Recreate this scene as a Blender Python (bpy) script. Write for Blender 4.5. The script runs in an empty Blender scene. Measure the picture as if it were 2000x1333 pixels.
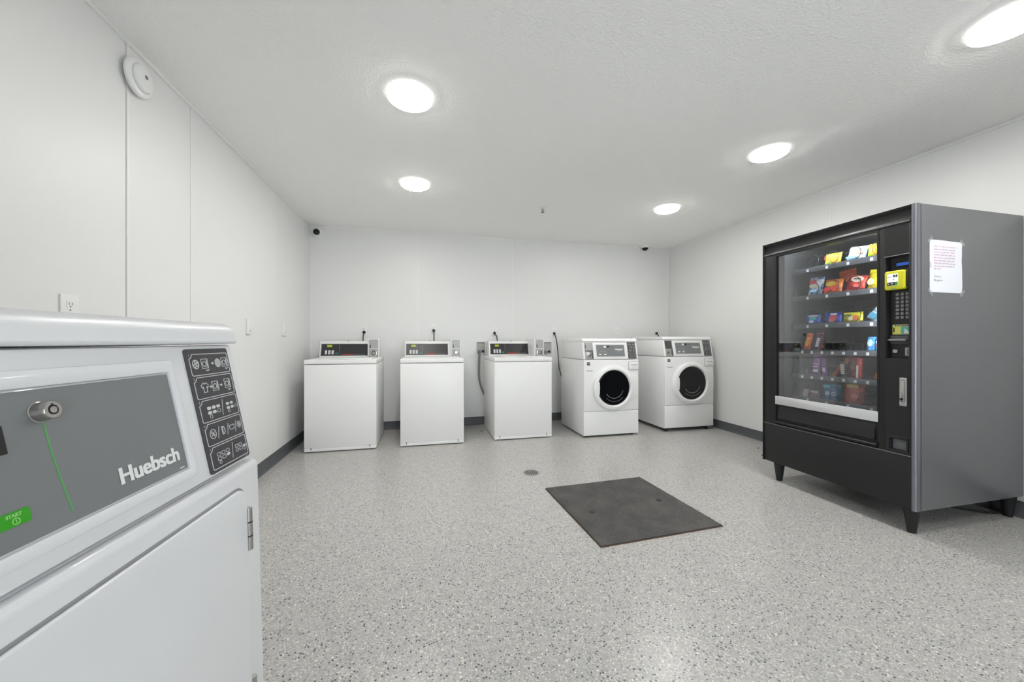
import bpy, bmesh, math, random
from mathutils import Vector, Matrix

random.seed(7)
sc = bpy.context.scene
COL = sc.collection

# ------------------------------------------------------------------ camera
FPX = 720.0
YAW = math.atan(172.0 / FPX)
cam_d = bpy.data.cameras.new('camera')
cam_d.sensor_fit = 'HORIZONTAL'
cam_d.sensor_width = 36.0
cam_d.lens = 36.0 * FPX / 2000.0
cam_d.clip_start = 0.02
cam = bpy.data.objects.new('camera', cam_d)
COL.objects.link(cam)
cam.location = (0, 0, 1.09)
cam.rotation_euler = (math.pi / 2, 0, -YAW)
sc.camera = cam

# ------------------------------------------------------------------ world, light level, exposure
LAMP = 68.0            # emission of the ceiling disc lights
VEND_LAMP = 46.0       # emission of the tube inside the vending machine
world = bpy.data.worlds.new('world')
sc.world = world
world.use_nodes = True
wb = world.node_tree.nodes['Background']
wb.inputs[0].default_value = (0.90, 0.95, 1.0, 1)
wb.inputs[1].default_value = 6.0
sc.view_settings.view_transform = 'Standard'
sc.view_settings.look = 'None'
sc.view_settings.exposure = 0.47
sc.view_settings.gamma = 1.0
sc.view_settings.use_curve_mapping = False
sc.cycles.diffuse_bounces = 6
sc.cycles.max_bounces = 12
sc.cycles.transparent_max_bounces = 12
sc.cycles.sample_clamp_indirect = 6.0

# room
XL, XR = -1.295, 3.59
YB_L, YB_R = 4.75, 4.86
YF = -1.6
def ceil_z(x): return 2.453 + 0.0075 * x
def back_y(x): return YB_L + (YB_R - YB_L) * (x - XL) / (XR - XL)
BACK_ANG = math.atan2(YB_R - YB_L, XR - XL)

# ------------------------------------------------------------------ materials
def srgb(r, g, b):
    def f(c):
        c /= 255.0
        return c / 12.92 if c <= 0.04045 else ((c + 0.055) / 1.055) ** 2.4
    return (f(r), f(g), f(b), 1.0)

MATS = {}
def mat(name, col, rough=0.5, metal=0.0, bump=0.0, bscale=200.0, bdist=0.001, spec=0.5, emit=None, estr=0.0, coat=0.0, var=0.0, vscale=3.0):
    if name in MATS: return MATS[name]
    m = bpy.data.materials.new(name); m.use_nodes = True
    nt = m.node_tree; b = nt.nodes['Principled BSDF']
    b.inputs['Base Color'].default_value = col
    b.inputs['Roughness'].default_value = rough
    b.inputs['Metallic'].default_value = metal
    b.inputs['Specular IOR Level'].default_value = spec
    b.inputs['Coat Weight'].default_value = coat
    if emit:
        b.inputs['Emission Color'].default_value = emit
        b.inputs['Emission Strength'].default_value = estr
    tc = nt.nodes.new('ShaderNodeTexCoord')
    if var > 0:
        n = nt.nodes.new('ShaderNodeTexNoise'); n.inputs['Scale'].default_value = vscale; n.inputs['Detail'].default_value = 4
        nt.links.new(tc.outputs['Object'], n.inputs['Vector'])
        mx = nt.nodes.new('ShaderNodeMix'); mx.data_type = 'RGBA'
        d = 1.0 - var
        mx.inputs[6].default_value = (col[0] * d, col[1] * d, col[2] * d, 1)
        mx.inputs[7].default_value = col
        nt.links.new(n.outputs['Fac'], mx.inputs[0])
        nt.links.new(mx.outputs[2], b.inputs['Base Color'])
    if bump > 0:
        n = nt.nodes.new('ShaderNodeTexNoise'); n.inputs['Scale'].default_value = bscale; n.inputs['Detail'].default_value = 3
        nt.links.new(tc.outputs['Object'], n.inputs['Vector'])
        bp = nt.nodes.new('ShaderNodeBump'); bp.inputs['Strength'].default_value = bump; bp.inputs['Distance'].default_value = bdist
        nt.links.new(n.outputs['Fac'], bp.inputs['Height'])
        nt.links.new(bp.outputs['Normal'], b.inputs['Normal'])
    MATS[name] = m
    return m

M_WALL = mat('wall_panel_white', (0.79, 0.79, 0.782, 1), 0.38, bump=0.25, bscale=260, bdist=0.002)
M_WALLBACK = mat('wall_backing', (0.62, 0.62, 0.61, 1), 0.7, var=0.05)
M_SEAM = mat('seam_strip_white', (0.83, 0.83, 0.815, 1), 0.35, var=0.03)
M_CEIL = mat('ceiling_texture', (0.945, 0.94, 0.925, 1), 0.9, bump=0.75, bscale=80, bdist=0.007)
M_BASE = mat('cove_base_grey', srgb(88, 90, 94), 0.5, var=0.15)
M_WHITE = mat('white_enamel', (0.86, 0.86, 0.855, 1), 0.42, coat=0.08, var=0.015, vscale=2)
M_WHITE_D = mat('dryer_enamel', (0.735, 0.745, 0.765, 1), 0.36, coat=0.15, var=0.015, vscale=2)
M_WHITEP = mat('white_plastic', (0.82, 0.82, 0.81, 1), 0.3, var=0.02)
M_CONS = mat('console_white', (0.80, 0.80, 0.79, 1), 0.3, var=0.02)
M_GREYP = mat('grey_control_film', srgb(122, 125, 127), 0.42, var=0.04)
M_BLKP = mat('black_control_film', srgb(58, 57, 62), 0.4, var=0.05)
M_ICON = mat('icon_print', srgb(205, 205, 205), 0.5, var=0.02)
M_LOGO = mat('logo_print', srgb(232, 233, 232), 0.45, var=0.02)
M_DARKP = mat('dark_console_film', srgb(45, 45, 47), 0.3, var=0.1)
M_STEEL = mat('brushed_steel', (0.50, 0.485, 0.465, 1), 0.24, 1.0, bump=0.1, bscale=500)
M_CHROME = mat('chrome', (0.75, 0.74, 0.72, 1), 0.12, 1.0, var=0.03)
M_COIN = mat('coin_slide_metal', (0.46, 0.46, 0.455, 1), 0.45, 0.35, var=0.25, vscale=60)
M_COIND = mat('coin_slide_dark', srgb(92, 92, 92), 0.5, 0.4, var=0.2)
M_BLACK = mat('black_plastic', srgb(22, 22, 23), 0.45, var=0.1)
M_RUBBER = mat('black_rubber', srgb(28, 28, 28), 0.6, var=0.1)
M_VBLACK = mat('vending_black_steel', srgb(36, 36, 37), 0.42, spec=0.35, bump=0.05, bscale=700, bdist=0.0005, var=0.1)
M_VSIDE = mat('vending_grey_side', srgb(116, 117, 120), 0.36, 0.3, bump=0.06, bscale=600, bdist=0.0005, var=0.07, vscale=1.5)
M_VEDGE = mat('vending_silver_edge', srgb(128, 129, 136), 0.32, 0.6, var=0.1)
M_VINT = mat('vending_interior', srgb(62, 63, 67), 0.55, var=0.1)
M_VRAIL = mat('tray_rail_grey', srgb(88, 90, 96), 0.4, 0.3, var=0.1)
M_TRAY = mat('tray_dark_steel', srgb(70, 71, 74), 0.45, 0.4, var=0.1)
M_VSTRIP = mat('vending_silver_strip', srgb(205, 205, 206), 0.45, var=0.03)
M_COIL = mat('coil_wire', srgb(72, 72, 76), 0.3, 0.8, var=0.05)
M_TAG = mat('price_tag_white', srgb(225, 226, 230), 0.5, var=0.05)
M_GREENP = mat('green_button', srgb(48, 160, 20), 0.4, var=0.05)
M_GREENL = mat('green_pen_line', srgb(84, 168, 92), 0.5, var=0.1)
M_GREENT = mat('light_green_print', srgb(150, 215, 120), 0.5, var=0.05)
M_LCD = mat('green_display', srgb(120, 140, 20), 0.3, emit=srgb(120, 150, 20), estr=0.25, var=0.2)
M_RED = mat('red_print', srgb(205, 60, 55), 0.4, var=0.05)
M_TEAL = mat('teal_button', srgb(30, 110, 90), 0.4, var=0.05)
M_GREY = mat('mid_grey_plastic', srgb(120, 121, 122), 0.45, var=0.05)
M_GAP = mat('gap_grey', srgb(150, 151, 153), 0.6, var=0.05)
M_HOSE = mat('grey_hose', srgb(132, 132, 127), 0.5, var=0.1)
M_BOXIN = mat('recessed_box_grey', srgb(176, 176, 174), 0.5, var=0.1)
M_YEL = mat('reader_yellow', srgb(214, 210, 32), 0.35, var=0.04)
M_SCRW = mat('screen_white', srgb(235, 236, 240), 0.3, emit=srgb(225, 228, 240), estr=0.35, var=0.02)
M_SCRD = mat('screen_dark', srgb(48, 60, 52), 0.3, var=0.1)
M_SCRG = mat('screen_green', srgb(70, 165, 70), 0.3, var=0.1)
M_BLUE = mat('blue_display', srgb(10, 40, 100), 0.3, emit=srgb(20, 90, 200), estr=0.5, var=0.1)
M_PAPER = mat('paper_white', srgb(238, 240, 248), 0.7, var=0.02)
M_INKP = mat('pink_ink', srgb(222, 182, 204), 0.7, var=0.1)
M_INKG = mat('grey_ink', srgb(165, 166, 172), 0.7, var=0.1)
M_TEALP = mat('teal_print', srgb(95, 180, 175), 0.5, var=0.1)
M_YELP = mat('yellow_print', srgb(225, 220, 60), 0.5, var=0.1)
M_PALEY = mat('pale_yellow_print', srgb(205, 210, 150), 0.5, var=0.1)
M_DRUM = mat('drum_black', srgb(14, 14, 16), 0.25, var=0.2)
M_DGLASS = mat('door_glass_dark', srgb(13, 14, 18), 0.05, spec=0.35, coat=0.1, var=0.3)

def lamp_mat():
    m = bpy.data.materials.new('lamp_diffuser'); m.use_nodes = True
    nt = m.node_tree; b = nt.nodes['Principled BSDF']
    b.inputs['Base Color'].default_value = (0.9, 0.9, 0.9, 1)
    b.inputs['Emission Color'].default_value = (1.0, 0.985, 0.945, 1)
    b.inputs['Emission Strength'].default_value = LAMP
    return m
M_LAMP = lamp_mat()
M_RIM = mat('lamp_rim_translucent', (0.85, 0.85, 0.84, 1), 0.4, emit=(1.0, 0.985, 0.945, 1), estr=LAMP * 0.02, var=0.02)
def vlamp_mat():
    m = bpy.data.materials.new('vending_tube'); m.use_nodes = True
    b = m.node_tree.nodes['Principled BSDF']
    b.inputs['Emission Color'].default_value = (0.92, 0.97, 1.0, 1)
    b.inputs['Emission Strength'].default_value = VEND_LAMP
    return m
M_VLAMP = vlamp_mat()

def glass_mat(name, tint, refl_lo, refl_hi, rough=0.02):
    m = bpy.data.materials.new(name); m.use_nodes = True
    nt = m.node_tree; nt.nodes.clear()
    out = nt.nodes.new('ShaderNodeOutputMaterial')
    tr = nt.nodes.new('ShaderNodeBsdfTransparent'); tr.inputs[0].default_value = tint
    gl = nt.nodes.new('ShaderNodeBsdfGlossy'); gl.inputs['Roughness'].default_value = rough
    gl.inputs[0].default_value = (1, 1, 1, 1)
    fr = nt.nodes.new('ShaderNodeFresnel'); fr.inputs[0].default_value = 1.5
    mr = nt.nodes.new('ShaderNodeMapRange')
    mr.inputs[1].default_value = 0.0; mr.inputs[2].default_value = 1.0
    mr.inputs[3].default_value = refl_lo; mr.inputs[4].default_value = refl_hi
    mx = nt.nodes.new('ShaderNodeMixShader')
    nt.links.new(fr.outputs[0], mr.inputs[0]); nt.links.new(mr.outputs[0], mx.inputs[0])
    nt.links.new(tr.outputs[0], mx.inputs[1]); nt.links.new(gl.outputs[0], mx.inputs[2])
    nt.links.new(mx.outputs[0], out.inputs[0])
    return m
M_VGLASS = glass_mat('vending_glass', (0.95, 0.96, 0.97, 1), 0.0, 0.95)
M_WINGLASS = glass_mat('door_pane_glass', (0.95, 0.97, 0.97, 1), 0.0, 1.0)
M_TAPE = glass_mat('clear_tape', (0.97, 0.97, 0.98, 1), 0.10, 0.3, 0.45)

def floor_mat():
    m = bpy.data.materials.new('flake_epoxy_floor'); m.use_nodes = True
    nt = m.node_tree; b = nt.nodes['Principled BSDF']
    tc = nt.nodes.new('ShaderNodeTexCoord')
    def vor(scale, rand=1.0):
        v = nt.nodes.new('ShaderNodeTexVoronoi'); v.inputs['Scale'].default_value = scale
        v.inputs['Randomness'].default_value = rand
        nt.links.new(tc.outputs['Object'], v.inputs['Vector']); return v
    def ramp(fac, stops):
        r = nt.nodes.new('ShaderNodeValToRGB'); r.color_ramp.interpolation = 'CONSTANT'
        el = r.color_ramp.elements
        el[0].position, el[0].color = stops[0]
        el[1].position, el[1].color = stops[1]
        for p, c in stops[2:]:
            e = el.new(p); e.color = c
        nt.links.new(fac, r.inputs[0]); return r
    def sepx(col):
        s = nt.nodes.new('ShaderNodeSeparateColor'); nt.links.new(col, s.inputs[0]); return s
    # fine bed of pale chips
    v1 = vor(220)
    s1 = sepx(v1.outputs['Color'])
    r1 = ramp(s1.outputs[0], [(0.0, srgb(147, 146, 143)), (0.10, srgb(168, 166, 163)), (0.32, srgb(180, 178, 175)),
                              (0.55, srgb(174, 173, 172)), (0.76, srgb(191, 188, 184)), (0.92, srgb(214, 210, 203))])
    # dark blue-grey / charcoal flakes
    v2 = vor(112)
    s2 = sepx(v2.outputs['Color'])
    def less(a, t):
        n = nt.nodes.new('ShaderNodeMath'); n.operation = 'LESS_THAN'; nt.links.new(a, n.inputs[0]); n.inputs[1].default_value = t; return n.outputs[0]
    def mul(a, c):
        n = nt.nodes.new('ShaderNodeMath'); n.operation = 'MULTIPLY'; nt.links.new(a, n.inputs[0]); nt.links.new(c, n.inputs[1]); return n.outputs[0]
    mask2 = mul(less(s2.outputs[0], 0.15), less(v2.outputs['Distance'], 0.40))
    r2 = ramp(s2.outputs[1], [(0.0, srgb(70, 74, 84)), (0.3, srgb(92, 96, 104)), (0.55, srgb(104, 104, 106)), (0.8, srgb(60, 60, 64))])
    v3 = vor(95)
    s3 = sepx(v3.outputs['Color'])
    mask3 = mul(less(s3.outputs[0], 0.035), less(v3.outputs['Distance'], 0.34))
    mx = nt.nodes.new('ShaderNodeMix'); mx.data_type = 'RGBA'
    nt.links.new(mask2, mx.inputs[0]); nt.links.new(r1.outputs[0], mx.inputs[6]); nt.links.new(r2.outputs[0], mx.inputs[7])
    mx3 = nt.nodes.new('ShaderNodeMix'); mx3.data_type = 'RGBA'
    nt.links.new(mask3, mx3.inputs[0]); nt.links.new(mx.outputs[2], mx3.inputs[6]); mx3.inputs[7].default_value = srgb(232, 228, 216)
    nt.links.new(mx3.outputs[2], b.inputs['Base Color'])
    # gloss with slow wear
    n = nt.nodes.new('ShaderNodeTexNoise'); n.inputs['Scale'].default_value = 1.6; n.inputs['Detail'].default_value = 4
    nt.links.new(tc.outputs['Object'], n.inputs['Vector'])
    mr = nt.nodes.new('ShaderNodeMapRange'); mr.inputs[3].default_value = 0.27; mr.inputs[4].default_value = 0.30
    nt.links.new(n.outputs['Fac'], mr.inputs[0]); nt.links.new(mr.outputs[0], b.inputs['Roughness'])
    b.inputs['Specular IOR Level'].default_value = 0.55
    nb = nt.nodes.new('ShaderNodeTexNoise'); nb.inputs['Scale'].default_value = 90; nb.inputs['Detail'].default_value = 2
    nt.links.new(tc.outputs['Object'], nb.inputs['Vector'])
    bp = nt.nodes.new('ShaderNodeBump'); bp.inputs['Strength'].default_value = 0.12; bp.inputs['Distance'].default_value = 0.002
    nt.links.new(nb.outputs['Fac'], bp.inputs['Height'])
    return m
M_FLOOR = floor_mat()

def plate_mat():
    m = bpy.data.materials.new('tread_plate_steel'); m.use_nodes = True
    nt = m.node_tree; b = nt.nodes['Principled BSDF']
    tc = nt.nodes.new('ShaderNodeTexCoord')
    n = nt.nodes.new('ShaderNodeTexNoise'); n.inputs['Scale'].default_value = 7; n.inputs['Detail'].default_value = 6
    nt.links.new(tc.outputs['Object'], n.inputs['Vector'])
    r = nt.nodes.new('ShaderNodeValToRGB')
    r.color_ramp.elements[0].position = 0.3; r.color_ramp.elements[0].color = srgb(62, 62, 66)
    r.color_ramp.elements[1].position = 0.75; r.color_ramp.elements[1].color = srgb(98, 95, 90)
    nt.links.new(n.outputs['Fac'], r.inputs[0]); nt.links.new(r.outputs[0], b.inputs['Base Color'])
    b.inputs['Metallic'].default_value = 0.45; b.inputs['Roughness'].default_value = 0.5
    return m
M_PLATE = plate_mat()
M_LUG = mat('tread_lug_worn', srgb(112, 110, 107), 0.45, 0.5, var=0.3, vscale=8)
M_RUST = mat('rusty_edge', srgb(112, 82, 66), 0.8, var=0.4, vscale=30)

# wrapper print: blotches of a few inks in the wrapper's own coordinates
def wrap_mat(name, cols, scale=18.0, seed=0.0, rough=0.28):
    m = bpy.data.materials.new('wrapper_' + name); m.use_nodes = True
    nt = m.node_tree; b = nt.nodes['Principled BSDF']
    tc = nt.nodes.new('ShaderNodeTexCoord')
    mp = nt.nodes.new('ShaderNodeMapping'); mp.inputs['Location'].default_value = (seed, seed * 1.7, seed * 0.6)
    nt.links.new(tc.outputs['Object'], mp.inputs['Vector'])
    n = nt.nodes.new('ShaderNodeTexNoise'); n.inputs['Scale'].default_value = scale; n.inputs['Detail'].default_value = 1.5; n.inputs['Distortion'].default_value = 1.2
    nt.links.new(mp.outputs[0], n.inputs['Vector'])
    r = nt.nodes.new('ShaderNodeValToRGB'); r.color_ramp.interpolation = 'LINEAR'
    el = r.color_ramp.elements
    k = len(cols)
    for i, c in enumerate(cols):
        p = 0.34 + 0.32 * i / max(1, k - 1)
        if i < 2: el[i].position = p; el[i].color = srgb(*c)
        else:
            e = el.new(p); e.color = srgb(*c)
    nt.links.new(n.outputs['Fac'], r.inputs[0]); nt.links.new(r.outputs[0], b.inputs['Base Color'])
    b.inputs['Roughness'].default_value = rough
    return m

# ------------------------------------------------------------------ mesh helpers
class Fr:
    """surface frame: origin + u, v along the surface, n out of it"""
    def __init__(s, o, u=(1, 0, 0), v=(0, 0, 1)):
        s.o = Vector(o); s.u = Vector(u).normalized(); s.v = Vector(v).normalized(); s.n = s.u.cross(s.v)
    def __call__(s, u, v, n=0.0):
        return s.o + s.u * u + s.v * v + s.n * n

class MB:
    def __init__(s): s.v = []; s.f = []
    def add(s, vs, fs):
        k = len(s.v); s.v += [tuple(p) for p in vs]; s.f += [tuple(i + k for i in f) for f in fs]; return s
    def box(s, x0, x1, y0, y1, z0, z1):
        return s.add([(x0, y0, z0), (x1, y0, z0), (x1, y1, z0), (x0, y1, z0), (x0, y0, z1), (x1, y0, z1), (x1, y1, z1), (x0, y1, z1)],
                     [(0, 3, 2, 1), (4, 5, 6, 7), (0, 1, 5, 4), (1, 2, 6, 5), (2, 3, 7, 6), (3, 0, 4, 7)])
    def poly(s, fr, pts, n0, n1):
        k = len(pts)
        vs = [fr(u, v, n0) for u, v in pts] + [fr(u, v, n1) for u, v in pts]
        fs = [tuple(range(k - 1, -1, -1)), tuple(range(k, 2 * k))]
        fs += [(i, (i + 1) % k, k + (i + 1) % k, k + i) for i in range(k)]
        return s.add(vs, fs)
    def plate(s, fr, u0, u1, v0, v1, n0, n1, r=0.0, seg=4):
        return s.poly(fr, rrect(u0, u1, v0, v1, r, seg), n0, n1)
    def ring(s, fr, po, pi, n0, n1):
        k = len(po)
        vs = [fr(u, v, n0) for u, v in po] + [fr(u, v, n1) for u, v in po] + [fr(u, v, n0) for u, v in pi] + [fr(u, v, n1) for u, v in pi]
        fs = []
        for i in range(k):
            j = (i + 1) % k
            fs += [(i, j, k + j, k + i), (k + i, k + j, 3 * k + j, 3 * k + i), (2 * k + j, 2 * k + i, 3 * k + i, 3 * k + j), (j, i, 2 * k + i, 2 * k + j)]
        return s.add(vs, fs)
    def disc(s, fr, cu, cv, r, n0, n1, seg=24, ry=None):
        ry = ry or r
        return s.poly(fr, [(cu + r * math.cos(2 * math.pi * i / seg), cv + ry * math.sin(2 * math.pi * i / seg)) for i in range(seg)], n0, n1)
    def annulus(s, fr, cu, cv, ro, ri, n0, n1, seg=28):
        c = [(math.cos(2 * math.pi * i / seg), math.sin(2 * math.pi * i / seg)) for i in range(seg)]
        return s.ring(fr, [(cu + ro * a, cv + ro * b) for a, b in c], [(cu + ri * a, cv + ri * b) for a, b in c], n0, n1)
    def stroke(s, fr, pts, w, n0, n1, closed=False):
        k = len(pts)
        L, R = [], []
        for i in range(k):
            p = Vector(pts[i])
            a = Vector(pts[i - 1]) if (closed or i > 0) else None
            b = Vector(pts[(i + 1) % k]) if (closed or i < k - 1) else None
            d1 = (p - a).normalized() if a is not None else (b - p).normalized()
            d2 = (b - p).normalized() if b is not None else d1
            t = (d1 + d2)
            t = t.normalized() if t.length > 1e-6 else d1
            nn = Vector((-t.y, t.x)); c = max(0.5, nn.dot(Vector((-d1.y, d1.x))))
            L.append(tuple(p + nn * (w / 2 / c))); R.append(tuple(p - nn * (w / 2 / c)))
        if closed: return s.ring(fr, R, L, n0, n1)
        return s.poly(fr, R + L[::-1], n0, n1)
    def lathe(s, fr, prof, seg=32, cu=0.0, cv=0.0, cap=True):
        """prof: (radius, n) pairs; axis = fr.n"""
        vs, fs = [], []
        for r, n in prof:
            for i in range(seg):
                a = 2 * math.pi * i / seg
                vs.append(fr(cu + r * math.cos(a), cv + r * math.sin(a), n))
        m = len(prof)
        for j in range(m - 1):
            for i in range(seg):
                k = (i + 1) % seg
                fs.append((j * seg + i, j * seg + k, (j + 1) * seg + k, (j + 1) * seg + i))
        if cap:
            fs.append(tuple(range(seg - 1, -1, -1))); fs.append(tuple((m - 1) * seg + i for i in range(seg)))
        return s.add(vs, fs)
    def tube(s, pts, r, seg=8, cap=True):
        pts = [Vector(p) for p in pts]; vs, fs = [], []
        up = Vector((0, 0, 1)); prev = None
        for i, p in enumerate(pts):
            t = (pts[min(i + 1, len(pts) - 1)] - pts[max(i - 1, 0)]).normalized()
            if prev is None:
                a = t.cross(up)
                if a.length < 0.1: a = t.cross(Vector((1, 0, 0)))
            else:
                a = prev - t * prev.dot(t)
            a.normalize(); prev = a; b = t.cross(a)
            rr = r[i] if isinstance(r, (list, tuple)) else r
            for k in range(seg):
                an = 2 * math.pi * k / seg
                vs.append(p + a * (rr * math.cos(an)) + b * (rr * math.sin(an)))
        for i in range(len(pts) - 1):
            for k in range(seg):
                j = (k + 1) % seg
                fs.append((i * seg + k, i * seg + j, (i + 1) * seg + j, (i + 1) * seg + k))
        if cap:
            fs.append(tuple(range(seg - 1, -1, -1))); fs.append(tuple((len(pts) - 1) * seg + k for k in range(seg)))
        return s.add(vs, fs)
    def prism_x(s, prof, x0, x1):
        """prof: (y, z) points, extruded along x"""
        k = len(prof)
        vs = [(x0, y, z) for y, z in prof] + [(x1, y, z) for y, z in prof]
        fs = [tuple(range(k)), tuple(range(2 * k - 1, k - 1, -1))] + [(i, k + i, k + (i + 1) % k, (i + 1) % k) for i in range(k)]
        return s.add(vs, fs)
    def mesh(s, name):
        me = bpy.data.meshes.new(name); me.from_pydata(s.v, [], s.f); return me
    def build(s, name, m, parent=None, bevel=0.0, seg=2, smooth=True, ang=35):
        me = s.mesh(name)
        bm = bmesh.new(); bm.from_mesh(me)
        bmesh.ops.recalc_face_normals(bm, faces=bm.faces)
        if bevel > 0:
            es = [e for e in bm.edges if len(e.link_faces) == 2 and e.calc_face_angle(0) > math.radians(40)]
            bmesh.ops.bevel(bm, geom=es, offset=bevel, segments=seg, affect='EDGES', profile=0.5, clamp_overlap=True)
        bm.to_mesh(me); bm.free()
        if smooth:
            for p in me.polygons: p.use_smooth = True
            me.set_sharp_from_angle(angle=math.radians(ang))
        me.materials.append(m)
        o = bpy.data.objects.new(name, me); COL.objects.link(o)
        if parent is not None: o.parent = parent
        return o

def rrect(u0, u1, v0, v1, r=0.0, seg=4):
    if r <= 0: return [(u0, v0), (u1, v0), (u1, v1), (u0, v1)]
    out = []
    for cu, cv, a0 in ((u1 - r, v0 + r, -90), (u1 - r, v1 - r, 0), (u0 + r, v1 - r, 90), (u0 + r, v0 + r, 180)):
        for i in range(seg + 1):
            a = math.radians(a0 + 90 * i / seg)
            out.append((cu + r * math.cos(a), cv + r * math.sin(a)))
    return out

def spline(ctrl, n=8):
    """Catmull-Rom through the points"""
    P = [Vector(p) for p in ctrl]; P = [P[0] * 2 - P[1]] + P + [P[-1] * 2 - P[-2]]
    out = []
    for i in range(1, len(P) - 2):
        for k in range(n):
            t = k / n
            a, b, c, d = P[i - 1], P[i], P[i + 1], P[i + 2]
            out.append(0.5 * ((2 * b) + (c - a) * t + (2 * a - 5 * b + 4 * c - d) * t * t + (3 * b - a - 3 * c + d) * t ** 3))
    out.append(P[-2]); return out

def tag(o, label=None, cat=None, group=None, kind=None):
    if label: o['label'] = label
    if cat: o['category'] = cat
    if group: o['group'] = group
    if kind: o['kind'] = kind
    return o

def thing(name, label, cat, loc=(0, 0, 0), rz=0.0, group=None):
    o = bpy.data.objects.new(name, None); COL.objects.link(o)
    o.empty_display_size = 0.05
    o.location = loc; o.rotation_euler = (0, 0, rz)
    return tag(o, label, cat, group)

def struct(name, mb, m, parent=None, **k):
    o = mb.build(name, m, parent, **k)
    if parent is None: o['kind'] = 'structure'
    return o

def copy_mesh_obj(o, parent):
    c = o.copy(); COL.objects.link(c); c.parent = parent; return c

def lettering(name, body, fr, u, v, size, m, parent, n=0.0004, bold=0.0, align='LEFT', shear=0.0, sx=1.0, heavy=0.0):
    cu = bpy.data.curves.new('t', 'FONT'); cu.body = body; cu.size = size; cu.offset = bold; cu.shear = shear
    cu.align_x = align; cu.resolution_u = 8 if size > 0.02 else 3
    ob = bpy.data.objects.new('t', cu)
    me = bpy.data.meshes.new_from_object(ob)
    if heavy > 0:                                    # thicken the strokes by stacking shifted copies
        vs = [tuple(p.co) for p in me.vertices]; fs = [tuple(p.vertices) for p in me.polygons]
        bpy.data.meshes.remove(me); AV, AF = [], []
        for k, (dx, dy) in enumerate([(a, b) for a in (-1, -0.5, 0, 0.5, 1) for b in (-0.4, 0.4)]):
            q = len(AV); AV += [(x + dx * heavy, y + dy * heavy, k * 0.00001) for x, y, z in vs]; AF += [tuple(i + q for i in f) for f in fs]
        me = bpy.data.meshes.new(name); me.from_pydata(AV, [], AF)
    for p in me.vertices:
        p.co = fr(u + p.co.x * sx, v + p.co.y, n + p.co.z)
    bpy.data.objects.remove(ob); bpy.data.curves.remove(cu)
    me.name = name; me.materials.clear(); me.materials.append(m)
    o = bpy.data.objects.new(name, me); COL.objects.link(o); o.parent = parent
    o['kind'] = 'stuff'
    return o

# ================================================================== ROOM
T = 0.12
struct('floor', MB().box(XL - T, XR + T, YF - T, 5.05, -0.1, 0.0), M_FLOOR, smooth=False)
zl, zr = ceil_z(XL - T), ceil_z(XR + T)
struct('ceiling', MB().add([(XL - T, YF - T, zl), (XR + T, YF - T, zr), (XR + T, 5.05, zr), (XL - T, 5.05, zl),
                            (XL - T, YF - T, zl + .1), (XR + T, YF - T, zr + .1), (XR + T, 5.05, zr + .1), (XL - T, 5.05, zl + .1)],
                           [(0, 3, 2, 1), (4, 5, 6, 7), (0, 1, 5, 4), (1, 2, 6, 5), (2, 3, 7, 6), (3, 0, 4, 7)]), M_CEIL, smooth=False)
HW = 2.60
PT = 0.004
# left wall: backing, sheets and seams
wl = struct('wall_left', MB().box(XL - T, XL - PT, YF - T, 5.05, 0, HW), M_WALLBACK, smooth=False)
cuts = [YF, -0.44, 0.78, 2.003, 2.470, 3.728, YB_L + 0.005]
for a, b in zip(cuts[:-1], cuts[1:]):
    struct('wall_panel', MB().box(XL - PT, XL, a + 0.0022, b - 0.0022, 0, ceil_z(XL)), M_WALL, wl, bevel=0.0008, seg=1)
for yc in (2.470, 3.728):
    struct('seam_strip', MB().box(XL - 0.003, XL + 0.0016, yc + 0.003, yc + 0.014, 0.1, ceil_z(XL)), M_SEAM, wl, bevel=0.0006, seg=1)
struct('seam_strip', MB().box(XL - 0.003, XL + 0.003, 2.005, 2.022, 0.1, ceil_z(XL)), M_SEAM, wl, bevel=0.001, seg=1)
# right wall
wr = struct('wall_right', MB().box(XR + PT, XR + T, YF - T, 5.05, 0, HW), M_WALLBACK, smooth=False)
cuts = [YF, 0.14, 1.36, 2.579, YB_R]
for a, b in zip(cuts[:-1], cuts[1:]):
    struct('wall_panel', MB().box(XR, XR + PT, a + 0.001, b - 0.001, 0, ceil_z(XR)), M_WALL, wr, bevel=0.0008, seg=1)
for yc in (1.36, 2.579):
    struct('seam_strip', MB().box(XR - 0.0018, XR + 0.003, yc - 0.007, yc + 0.007, 0.1, ceil_z(XR)), M_SEAM, wr, bevel=0.0006, seg=1)
# back wall (very slightly out of square): local x along the wall from the left corner
wb_ = MB().box(-0.2, 5.1, PT, T, 0, HW).build('wall_back', M_WALLBACK, smooth=False)
wb_['kind'] = 'structure'
wb_.location = (XL, YB_L, 0); wb_.rotation_euler = (0, 0, BACK_ANG)
WBL = (XR - XL) / math.cos(BACK_ANG)
cuts = [0.0, 1.225, 2.449, WBL]
for a, b in zip(cuts[:-1], cuts[1:]):
    struct('wall_panel', MB().box(a + 0.001, b - 0.001, 0, PT, 0, 2.49), M_WALL, wb_, bevel=0.0008, seg=1)
for xc in (1.225, 2.449):
    struct('seam_strip', MB().box(xc - 0.008, xc + 0.008, -0.0012, 0.003, 0.1, 2.49), M_SEAM, wb_, bevel=0.0008, seg=1)
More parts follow.
